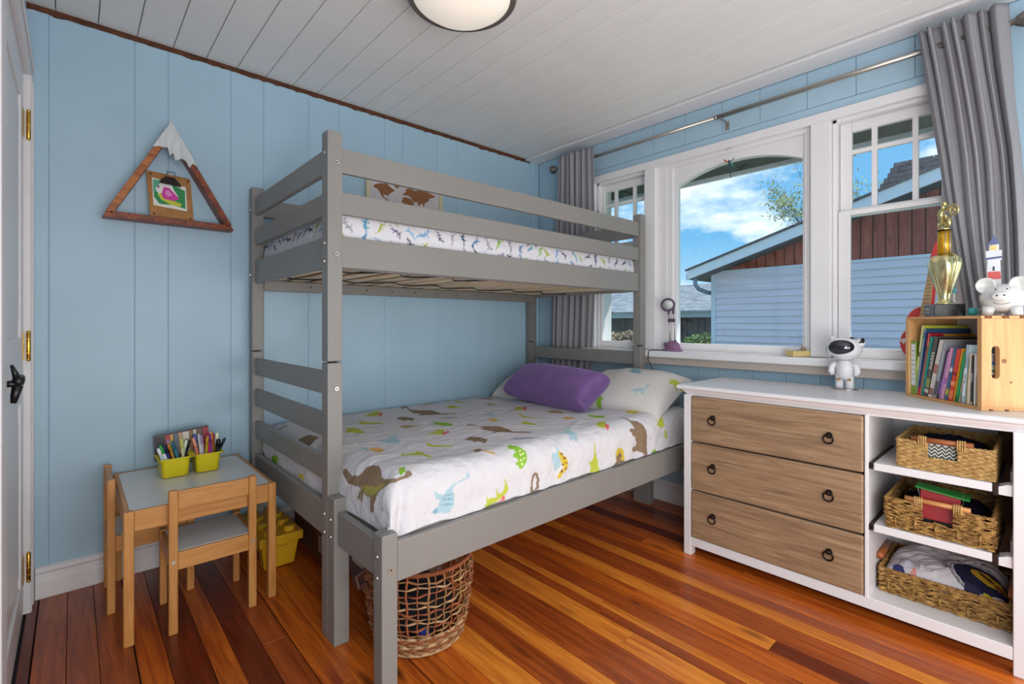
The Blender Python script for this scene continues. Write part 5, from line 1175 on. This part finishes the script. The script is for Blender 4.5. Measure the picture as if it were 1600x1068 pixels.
m = MB(); m.cyl((ux, uy+.004, tz+.015), (ux, uy+.008, tz+.125), .0008, n=6); m.cyl((ux, uy+.001, tz+.015), (ux, uy+.003, tz+.10), .0008, n=6); m.build('stick', STEEL, tu)
m = MB(); m.lathe([(.001, .130), (.012, .096), (.011, .096), (.001, .120)], (ux, uy+.008, tz), 14); m.build('shade', plain('teal_paper', '#3f9aa0', .5), tu)
ball_ = thing('yarn_ball', 'small teal ball with a white cord between the trophy and the piggy bank', 'ball', (2.49, .187, tz)); m = MB(); m.smooth = True; m.ball((2.49, .189, tz+.017), .016, n=20, m=14); m.build('ball', plain('teal_ball', '#3fa6a8', .45), ball_)
m = MB(); m.smooth = True; m.tube([(2.485, .178, tz+.022), (2.475, .165, tz+.026), (2.47, .150, tz+.020), (2.465, .140, tz+.004), (2.45, .13, tz+.002), (2.37, .112, tz+.002), (2.365, .104, tz+.003)], .0016, 6); m.build('cord', plain('white_cord', '#dedede', .6), ball_)

# ---- toy guitar on the sill behind the crate
gt = thing('toy_guitar', 'red toy guitar with a wooden fretboard leaning on the sill behind the crate', 'guitar', (2.73, .36, .953))
RED = plain('guitar_red', '#d8433c', .3); gx_ = 2.733
def ol(cx, cz, r, n=24, a0=0, a1=2*math.pi): return [(cx+r*math.cos(a0+(a1-a0)*i/n), cz+r*math.sin(a0+(a1-a0)*i/n)) for i in range(n)]
m = MB(); m.smooth = False
m.prism(ol(.360, 1.038, .084, 32), (gx_, 0, 0), (0, 1, 0), (0, 0, 1), (.03, 0, 0)); m.prism(ol(.358, 1.135, .062, 32), (gx_+.0005, 0, 0), (0, 1, 0), (0, 0, 1), (.029, 0, 0)); m.build('body', RED, gt, bevel=.003)
m = MB(); m.prism(ol(.360, 1.038, .086, 32), (gx_+.006, 0, 0), (0, 1, 0), (0, 0, 1), (.018, 0, 0)); m.prism(ol(.358, 1.135, .064, 32), (gx_+.006, 0, 0), (0, 1, 0), (0, 0, 1), (.018, 0, 0)); m.build('binding', plain('guitar_white', '#e8e4e6', .4), gt)
lt_ = [((.423-.02), 1.055), ((.440-.02), 1.045), ((.425-.02), 1.035), (.418, 1.030), (.432, 1.062)]
MB().prism([(.445, 1.050), (.415, 1.062), (.420, 1.052), (.400, 1.045), (.425, 1.042), (.430, 1.030)], (gx_-.001, 0, 0), (0, 1, 0), (0, 0, 1), (.001, 0, 0)).build('white_mark', bpy.data.materials['guitar_white'], gt)
nk = [(.384, 1.10), (.346, 1.10), (.322, 1.40), (.338, 1.40)]
MB().prism(nk, (gx_-.012, 0, 0), (0, 1, 0), (0, 0, 1), (.010, 0, 0)).build('fretboard', plain('fretboard_wood', '#d9b27c', .5, vary=.1), gt, bevel=.001)
MB().prism([(.346, 1.10), (.334, 1.10), (.315, 1.40), (.322, 1.40)], (gx_-.010, 0, 0), (0, 1, 0), (0, 0, 1), (.022, 0, 0)).build('neck', RED, gt)
MB().prism([(.342, 1.40), (.312, 1.40), (.300, 1.462), (.322, 1.470)], (gx_-.010, 0, 0), (0, 1, 0), (0, 0, 1), (.014, 0, 0)).build('headstock', RED, gt, bevel=.002)
m = MB()
for k in range(18):
    z = 1.115+k*.0158; f = (z-1.10)/.30; m.box(gx_-.0135, gx_-.012, .346-.024*f+.001, .384-.046*f-.001, z, z+.0012)
m.build('fret', IRON, gt, kind='stuff')
for k in range(4):
    m = MB(); m.cyl((gx_-.014, .379-.009*k, 1.10), (gx_-.014, .335-.0035*k, 1.40), .0005, n=4); m.build('string', STEEL, gt)

# ---- astronaut projector on the dresser
AX, AY, AZ = 2.595, .620, .8247
ap = thing('astronaut_lamp', 'white astronaut projector figure with a dark visor standing on the dresser', 'toy', (AX, AY, AZ))
AW = plain('astronaut_white', '#e6e5e9', .35, bump=.1, bscale=60)
m = MB(); m.smooth = True; m.lathe([(.052, 0), (.054, .002), (.050, .005), (.001, .007)], (AX, AY, AZ), 36, sx=.75); m.build('base', plain('chrome_base', '#b9b8bc', .12, 1), ap, label='chrome base disc')
m = MB(); m.smooth = True
for s_ in (-1, 1): m.tube([(AX, AY+s_*.020, AZ+.006), (AX, AY+s_*.020, AZ+.020), (AX, AY+s_*.019, AZ+.045), (AX, AY+s_*.017, AZ+.065)], [.017, .0155, .0165, .019], 16)
m.tube([(AX, AY, AZ+.045), (AX, AY, AZ+.062), (AX, AY, AZ+.095), (AX, AY, AZ+.122), (AX, AY, AZ+.132)], [.026, .036, .037, .031, .022], 24, ry=.85)
m.build('suit', AW, ap)
m = MB(); m.smooth = True
for s_ in (-1, 1):
    m = MB(); m.smooth = True; m.tube([(AX, AY+s_*.033, AZ+.118), (AX-.004, AY+s_*.047, AZ+.102), (AX-.008, AY+s_*.050, AZ+.080), (AX-.012, AY+s_*.043, AZ+.064)], [.010, .013, .0135, .008], 14); m.build('arm', AW, ap)
for s_ in (-1, 1):
    MB().box(AX-.0195, AX-.010, AY+s_*.020-.008, AY+s_*.020+.008, AZ+.040, AZ+.051).build('gold_patch', plain('gold_patch', '#a98648', .4) if s_ < 0 else bpy.data.materials['gold_patch'], ap, bevel=.002)
m = MB(); m.smooth = True; m.ball((AX, AY-.004, AZ+.183), .056, .063, .052, 32, 20); m.build('helmet', AW, ap)
m = MB(); m.smooth = True; m.ball((AX-.030, AY+.004, AZ+.190), .036, .053, .036, 28, 18); m.build('visor', plain('dark_visor', '#5c5c62', .06, 1.0), ap, label='dark mirrored visor')
m = MB(); m.smooth = True; m.tube([(AX-.036+.008*math.cos(t)**2, AY+.004+.054*math.cos(t), AZ+.190+.038*math.sin(t)) for t in [2*math.pi*i/40 for i in range(40)]], .0045, 8, closed=True); m.build('visor_rim', AW, ap)
m = MB(); m.smooth = True; m.ball((AX, AY+.045, AZ+.222), .018, .018, .020, 16, 10); m.build('ear_pod', AW, ap); m = MB(); m.smooth = True; m.ball((AX, AY-.060, AZ+.212), .016, .018, .020, 16, 10); m.build('ear_pod', AW, ap)
m = MB(); m.smooth = True; m.ball((AX-.01, AY-.070, AZ+.222), .012, .008, .012, 12, 8); m.ball((AX-.002, AY-.028, AZ+.232), .010, .010, .005, 12, 8); m.cyl((AX-.018, AY-.061, AZ+.214), (AX-.014, AY-.061, AZ+.214), .004, n=8); m.build('button', BLACK, ap)
m = MB(); m.smooth = True; m.tube([(AX, AY+.055, AZ+.205), (AX-.003, AY+.070, AZ+.190), (AX-.003, AY+.072, AZ+.165), (AX-.003, AY+.064, AZ+.145), (AX-.003, AY+.065, AZ+.120)], .0022, 8); m.build('hose', plain('grey_hose', '#a9a8b0', .5), ap)

# ---- purple lamp on the sill
PX, PY, PZ = 2.745, 1.556, .9535
pl = thing('reading_lamp', 'small purple desk lamp with a ring head on the window sill', 'lamp', (PX, PY, PZ))
PU = plain('purple_plastic', '#8a6288', .25, vary=.05); PUD = plain('dark_purple_plastic', '#5c4660', .3)
m = MB(); m.smooth = True; m.lathe([(.060, 0), (.062, .006), (.058, .012), (.052, .014), (.048, .028), (.040, .046), (.028, .058), (.014, .063), (.001, .064)], (PX, PY, PZ), 32, sx=.7); m.build('base', PU, pl, label='translucent purple base')
m = MB(); m.smooth = True; m.tube([(PX-.01, PY+.012, PZ+.060), (PX-.01, PY+.016, PZ+.15), (PX-.01, PY+.022, PZ+.235)], .003, 8); m.build('arm', STEEL, pl); m = MB(); m.smooth = True; m.tube([(PX-.01, PY-.020, PZ+.060), (PX-.01, PY-.016, PZ+.15), (PX-.01, PY-.010, PZ+.235)], .003, 8); m.build('arm', STEEL, pl)
m = MB(); m.box(PX-.018, PX-.002, PY-.021, PY+.024, PZ+.178, PZ+.200); m.build('arm_clamp', PUD, pl, bevel=.003)
m = MB(); m.smooth = True; hc = Vector((PX-.022, PY+.020, PZ+.285)); ua = Vector((0, .042, .010)); va = Vector((-.010, -.018, .034))
m.tube([hc+ua*math.cos(t)+va*math.sin(t) for t in [2*math.pi*i/36 for i in range(36)]], .006, 8, closed=True); m.tube([(PX-.01, PY+.022, PZ+.230), (PX-.014, PY+.018, PZ+.245)], .008, 8); m.tube([(PX-.01, PY-.010, PZ+.230), (PX-.015, PY-.014, PZ+.262)], .008, 8); m.build('head_ring', PUD, pl)
m = MB(); m.smooth = True; m.prism([(math.cos(t)*.92, math.sin(t)*.92) for t in [2*math.pi*i/28 for i in range(28)]], hc, ua, va, (.002, 0, .001)); m.build('lens', plain('pale_lens', '#dfe3e4', .15), pl)
m = MB(); m.smooth = True; m.ball((PX-.02, PY+.040, PZ+.040), .010, .010, .014, 10, 8); m.ball((PX-.01, PY-.024, PZ+.062), .007, n=10, m=8); m.build('switch', PUD, pl)
m = MB(); m.smooth = True; m.tube([(2.712, PY+.045, PZ+.004), (2.700, 1.66, PZ+.004), (2.692, 1.685, PZ+.003), (2.6905, 1.692, PZ-.012), (2.694, 1.695, PZ-.06), (2.705, 1.680, PZ-.10), (2.745, 1.62, PZ-.24), (2.765, 1.56, PZ-.38)], .0028, 8); m.build('power_cord', BLACK, pl)
# ---- yellow box with bits on the sill
yb = thing('wooden_box', 'small open yellow wooden box on the sill by the window mullion', 'box', (2.76, .87, .9535)); YW = plain('pale_yellow_wood', '#dfc687', .5, vary=.06, vscale=30)
Yb0 = (2.765, .865, .9535); M = Matrix.Translation(Yb0) @ Matrix.Rotation(math.radians(-38), 4, 'Z')
for nm, a in (('side', (-.045, .045, -.032, -.028, 0, .030)), ('side', (-.045, .045, .028, .032, 0, .030)), ('side', (-.045, -.041, -.028, .028, 0, .030)), ('side', (.041, .045, -.028, .028, 0, .030)), ('base', (-.045, .045, -.032, .032, 0, .003))):
    m = MB(); m.box(*a); m.move(M); m.build(nm, YW, yb, bevel=.001)
def small(nm, lab, cat, fn, mat):
    m = MB(); m.smooth = True; fn(m); m.move(M); set_props(m.build(nm, mat), lab, cat)
small('stone', 'dark teal stone in the yellow wooden box', 'stone', lambda m: m.ball((.005, .004, .020), .022, .014, .012, 12, 8), plain('teal_stone', '#4f7f80', .4))
small('stone', 'pale green stone in the yellow wooden box', 'stone', lambda m: m.ball((-.024, .008, .016), .012, .012, .011, 12, 8), plain('green_stone', '#9fb08a', .5))
small('shell', 'pinkish brown spiky shell sticking up from the yellow wooden box', 'shell', lambda m: (m.ball((.030, .0, .030), .012, .013, .013, 10, 7), m.cyl((.030, .004, .036), (.026, .008, .060), .006, .002, 8), m.cyl((.032, -.006, .034), (.036, -.016, .048), .005, .001, 8)), plain('brown_shell', '#b08a72', .5, vary=.2, vscale=80))
# ---- dragonfly hanging in the middle window
dg = thing('dragonfly_charm', 'small blue beaded dragonfly charm hanging in the arched window', 'ornament', (2.775, 1.216, 2.12))
m = MB(); m.smooth = True; m.tube([(2.768, 1.238, 2.110), (2.764, 1.228, 2.116), (2.764, 1.210, 2.116), (2.768, 1.200, 2.110)], .0016, 6); m.build('hook', STEEL, dg)
m = MB(); m.cyl((2.766, 1.219, 2.114), (2.766, 1.219, 2.050), .0005, n=5); m.build('thread', plain('clear_thread', '#d8d8d8', .4), dg)
m = MB(); m.smooth = True
for k in range(9): m.ball((2.766, 1.217-.001*k, 2.046-k*.0115), .0062-.0003*k, n=10, m=6)
m.build('body', plain('dark_bead', '#23404a', .15), dg)
for (a, b_, c_) in ((.030, .026, '#b5683a'), (-.034, .024, '#2e5f8a'), (.024, -.020, '#2f8078'), (-.026, -.026, '#2f8078')):
    m = MB(); m.smooth = True; m.tube([(2.766, 1.217, 2.036), (2.764, 1.217+a*.6, 2.036+b_*.5), (2.764, 1.217+a, 2.036+b_)], [.002, .007, .002], 8, ry=.3); m.build('wing', plain('wing_'+c_[1:], c_, .15), dg)

# ================================================================ OUTSIDE
GZ = -.55
grd = MB().box(2.96, 60, -40, 50, GZ-.2, GZ); set_props(grd.build('ground', plain('lawn_ground', '#6f7a4a', .95, vary=.25, vscale=2, bump=.4, bscale=40)), None, None, None, 'structure')
XG = 8.3; SY1 = 3.90
ga = thing('garage', 'pale blue garage with lap siding and a brown boarded gable beyond the windows', 'garage', (XG, 0, GZ))
SIDE = plain('blue_grey_siding', '#e0dae8', .6, vary=.05, vscale=2, bump=.2, bscale=20, stretch=(1, .3, 3))
MB().box(XG+.02, XG+5, -5.6, SY1-.02, GZ, 1.99).build('wall_core', plain('siding_joint', '#5f6c86', .8), ga)
z = 1.997; k = 0; EXP = .1065
while z > GZ+.05:
    MB().hexa([(XG-.030, -5.6, z-EXP-.004), (XG+.02, -5.6, z-EXP-.004), (XG+.02, SY1, z-EXP-.004), (XG-.030, SY1, z-EXP-.004), (XG-.004, -5.6, z), (XG+.02, -5.6, z), (XG+.02, SY1, z), (XG-.004, SY1, z)]).build('siding_board', SIDE, ga)
    z -= EXP; k += 1
MB().box(XG-.03, XG+.03, SY1-.02, SY1+.055, GZ, 1.99).build('corner_board', plain('pale_blue_trim', '#d3deee', .6), ga)
MB().box(XG-.03, XG+.01, -5.6, SY1+.05, 1.995, 2.035).build('trim_board', bpy.data.materials['pale_blue_trim'], ga)
RED_ = wood('brown_gable_board', '#8a3c2c', '#b86450', .8, (8, 8, 1.0), 2.0, rnd=.12, bump=.4)
def roofz(y): return 1.965+(4.18-y)*.296     # underside line of the rake
y = SY1+.02
while y > -1.0:
    y1 = y-.142; zt0, zt1 = roofz(y), roofz(y1)
    MB().hexa([(XG+.0, y1+.007, 2.035), (XG+.03, y1+.007, 2.035), (XG+.03, y-.007, 2.035), (XG+.0, y-.007, 2.035), (XG+.0, y1+.007, zt1+.05), (XG+.03, y1+.007, zt1+.05), (XG+.03, y-.007, zt0+.05), (XG+.0, y-.007, zt0+.05)]).build('gable_board', RED_, ga)
    y = y1
MB().prism([(SY1, 2.0), (-1.0, 2.0), (-1.0, roofz(-1.0)), (SY1, roofz(SY1))], (XG+.035, 0, 0), (0, 1, 0), (0, 0, 1), (.02, 0, 0)).build('gable_core', DARK, ga)
XF = XG-.42; ya, yb = 4.20, -1.0; FT = .150
FAS = plain('blue_white_fascia', '#dde6f2', .5)
MB().prism([(ya, 1.885), (yb, 1.885+(ya-yb)*.302), (yb, 1.885+(ya-yb)*.302+FT+.02), (ya, 1.885+FT)], (XF, 0, 0), (0, 1, 0), (0, 0, 1), (.03, 0, 0)).build('rake_board', FAS, ga)
SHG = plain('charcoal_shingle', '#6a6266', .9, vary=.35, vscale=18, bump=.6, bscale=60)
MB().prism([(ya+.02, 1.885+FT), (yb, 1.885+(ya-yb)*.302+FT+.02), (yb, 1.885+(ya-yb)*.302+FT+.06), (ya+.02, 1.885+FT+.025)], (XF-.03, 0, 0), (0, 1, 0), (0, 0, 1), (5.2, 0, 0)).build('roof', SHG, ga)
MB().prism([(ya, 1.895), (yb, 1.895+(ya-yb)*.302), (yb, 1.93+(ya-yb)*.302), (ya, 1.93)], (XF+.03, 0, 0), (0, 1, 0), (0, 0, 1), (5.0, 0, 0)).build('soffit', plain('soffit_grey', '#5a5f6a', .8), ga)
m = MB(); m.smooth = True; m.tube([(XG-.33, 4.10, 1.93), (XG-.33, 4.09, 1.80), (XG-.26, 4.06, 1.72), (XG-.05, 4.03, 1.68), (XG+.20, 4.01, 1.66), (XG+.28, 4.00, 1.55), (XG+.28, 4.00, 0)], .035, 10); m.build('downpipe', plain('slate_pipe', '#7f93aa', .4), ga)
MB().box(XG-.35, XG+4.7, 4.16, 4.25, 1.90, 1.99).build('gutter', bpy.data.materials['slate_pipe'], ga)
# house roof rising behind the garage
hs = thing('house', 'neighbouring house with a steep dark shingle roof rising behind the garage', 'house', (9.6, 0, GZ))
def HR(y, z, back=0): return (9.5+(z-3.0)*.45+back, y, z)
MB().box(9.9, 15, -6, 1.45, GZ, 3.0).build('wall', plain('house_wall', '#b9c2cc', .7), hs)
m = MB(); ys0, ys1 = 1.86, 1.50; m.hexa([(9.45, -6, 2.5), (9.45, 2.22, 2.5), (14, 2.22, 2.5), (14, -6, 2.5), HR(-6, 3.68), HR(1.62, 3.68), (13, 1.62, 3.68), (13, -6, 3.68)]); m.build('roof', SHG, hs)
m = MB(); rs_ = random.Random(3); zz = 2.9
while zz < 3.66:
    yl = 2.22-.60*(zz-2.5)/1.18; y = -2.5
    while y < yl-.02:
        w = rs_.uniform(.09, .20); y2 = min(yl, y+w); t_ = .012+rs_.uniform(0, .012); x = 9.45+(zz-2.5)*.224
        xb_ = 9.45+(zz+.085-2.5)*.224
        m.hexa([(x-t_, y+.004, zz), (x+.02, y+.004, zz), (x+.02, y2-.004, zz), (x-t_, y2-.004, zz), (xb_-.004, y+.004, zz+.085), (xb_+.01, y+.004, zz+.085), (xb_+.01, y2-.004, zz+.085), (xb_-.004, y2-.004, zz+.085)]); y = y2
    zz += .078
m.build('shingles', SHG, hs, kind='stuff')
# low shed with grey shingles
sd = thing('shed', 'low dark shed with a pale grey shingle roof beyond the left windows', 'shed', (14.2, 9, GZ))
SHL2 = plain('grey_shingle', '#aeaeb2', .9, vary=.2, vscale=5, bump=.3, bscale=30)
MB().box(14.2, 18, 4.5, 22, GZ, 1.5).build('wall', plain('shed_dark_wall', '#2f2a2a', .9), sd)  # dark wall behind the boards
y = 4.5; rs_ = random.Random(9)
while y < 16:
    MB().box(14.15, 14.2, y, y+.17, GZ, 1.5).build('wall_board', plain('shed_board', '#6a5c5a', .9, vary=.3, vscale=3) if y == 4.5 else bpy.data.materials['shed_board'], sd); y += .19
MB().box(13.78, 13.82, 4.3, 22, 1.32, 1.50).build('fascia', plain('grey_green_fascia', '#a7b3b4', .6), sd)
MB().hexa([(13.75, 4.3, 1.47), (13.75, 22, 1.47), (17.5, 22, 2.55), (17.5, 4.3, 2.55), (13.75, 4.3, 1.52), (13.75, 22, 1.52), (17.5, 22, 2.60), (17.5, 4.3, 2.60)]).build('roof', SHL2, sd)
m = MB(); q = 0
while q < 1:
    x = 13.74+3.75*q; z = 1.522+1.08*q; y = 4.3+rs_.uniform(0, .3)
    while y < 15: w = rs_.uniform(.22, .42); t_ = rs_.uniform(0, .014); m.hexa([(x, y, z-.02), (x+.15, y, z+.023), (x+.15, y+w-.02, z+.023), (x, y+w-.02, z-.02), (x, y, z+.004+t_), (x+.15, y, z+.045), (x+.15, y+w-.02, z+.045), (x, y+w-.02, z+.004+t_)]); y += w
    q += .038
m.build('shingles', SHL2, sd, kind='stuff')
# vegetation
LEAFY = plain('yellow_green_leaf', '#a9a860', .7, vary=.35, vscale=3); LEAFG = plain('green_leaf', '#6f8a3c', .7, vary=.35, vscale=3); BARK = plain('bark', '#5c4638', .9, vary=.2, vscale=8)
def tree(name, label, base, h, spread, seed, leaf, lsize, nleaf, levels=4, cat='tree', group=None, thick=.06):
    t = thing(name, label, cat, base, group); r = random.Random(seed); m = MB(); m.smooth = True; tips = []
    def br(p, d, L, th, lv):
        pts = [p]; q = p.copy(); dd = d.copy()
        for i in range(4): dd = (dd+Vector((r.gauss(0, .13), r.gauss(0, .13), r.gauss(0, .08)))).normalized(); q = q+dd*L/4; pts.append(q.copy())
        m.tube(pts, [th*(1-.12*i) for i in range(5)], 5)
        if lv <= 1: tips.extend(pts[2:])
        if lv == 0: return
        for k in range(r.choice([2, 3, 3])):
            a = r.uniform(0, 6.28); s_ = spread*r.uniform(.6, 1.1); nd = (dd+Vector((math.cos(a)*s_, math.sin(a)*s_, r.uniform(-.1, .35)))).normalized(); br(pts[r.choice([2, 3, 4])], nd, L*r.uniform(.55, .8), th*.55, lv-1)
    br(Vector(base), Vector((0, 0, 1)), h, thick, levels); m.build('branches', BARK, t)
    m = MB()
    for k in range(nleaf):
        p = r.choice(tips)+Vector((r.gauss(0, .10), r.gauss(0, .10), r.gauss(0, .10))); a = Vector((r.gauss(0, 1), r.gauss(0, 1), r.gauss(0, 1))).normalized()*lsize; b = a.orthogonal().normalized()*lsize*.6
        b0 = len(m.v); m.v += [tuple(p-a), tuple(p+b*.6), tuple(p+a), tuple(p-b*.6)]; m._f([b0, b0+1, b0+2, b0+3])
    m.build('leaves', leaf, t, kind='stuff')
tree('tree', 'thin young tree with sparse yellow green leaves behind the garage roof', (14.0, 2.95, GZ), 2.75, .55, 12, LEAFY, .055, 1800, 5)
tree('tree', 'bare brown shrubby tree behind the shed roof at the far left window', (21, 17.5, GZ), 1.6, 1.0, 5, plain('brown_leaf', '#8a6a4c', .8, vary=.3), .07, 1500, 4, thick=.1)
tree('tree', 'distant leafy tree top just above the shed beside the garage', (24, 12.2, GZ), 1.65, 1.0, 6, LEAFG, .08, 1300, 4, thick=.1)
def bush(label, c, rx, ry, rz, seed, leaf, n=1400, ls=.05):
    t = thing('shrub', label, 'shrub', (c[0], c[1], GZ)); r = random.Random(seed); m = MB()
    m.smooth = True; m.cyl((c[0], c[1], GZ), (c[0], c[1], c[2]), .04, n=6); m.ball(c, rx*.6, ry*.6, rz*.7, 10, 8); m.build('stem', BARK, t); m = MB()
    for k in range(n):
        v = Vector((r.gauss(0, 1), r.gauss(0, 1), r.gauss(0, 1))).normalized()*r.uniform(.6, 1.05); p = Vector((c[0]+v.x*rx, c[1]+v.y*ry, c[2]+v.z*rz)); a = Vector((r.gauss(0, 1), r.gauss(0, 1), r.gauss(0, 1))).normalized()*ls; b = a.orthogonal().normalized()*ls*.6
        b0 = len(m.v); m.v += [tuple(p-a), tuple(p+b), tuple(p+a), tuple(p-b)]; m._f([b0, b0+1, b0+2, b0+3])
    m.build('leaves', leaf, t, kind='stuff')
bush('green leafy shrub in front of the shed beside the garage corner', (12.5, 6.1, .45), .5, .75, .42, 1, LEAFG)
bush('brown flowering shrub in front of the shed at the left window', (12.6, 8.6, .50), .5, 1.1, .42, 2, plain('tan_leaf', '#b59a78', .8, vary=.35, vscale=3), 1800)
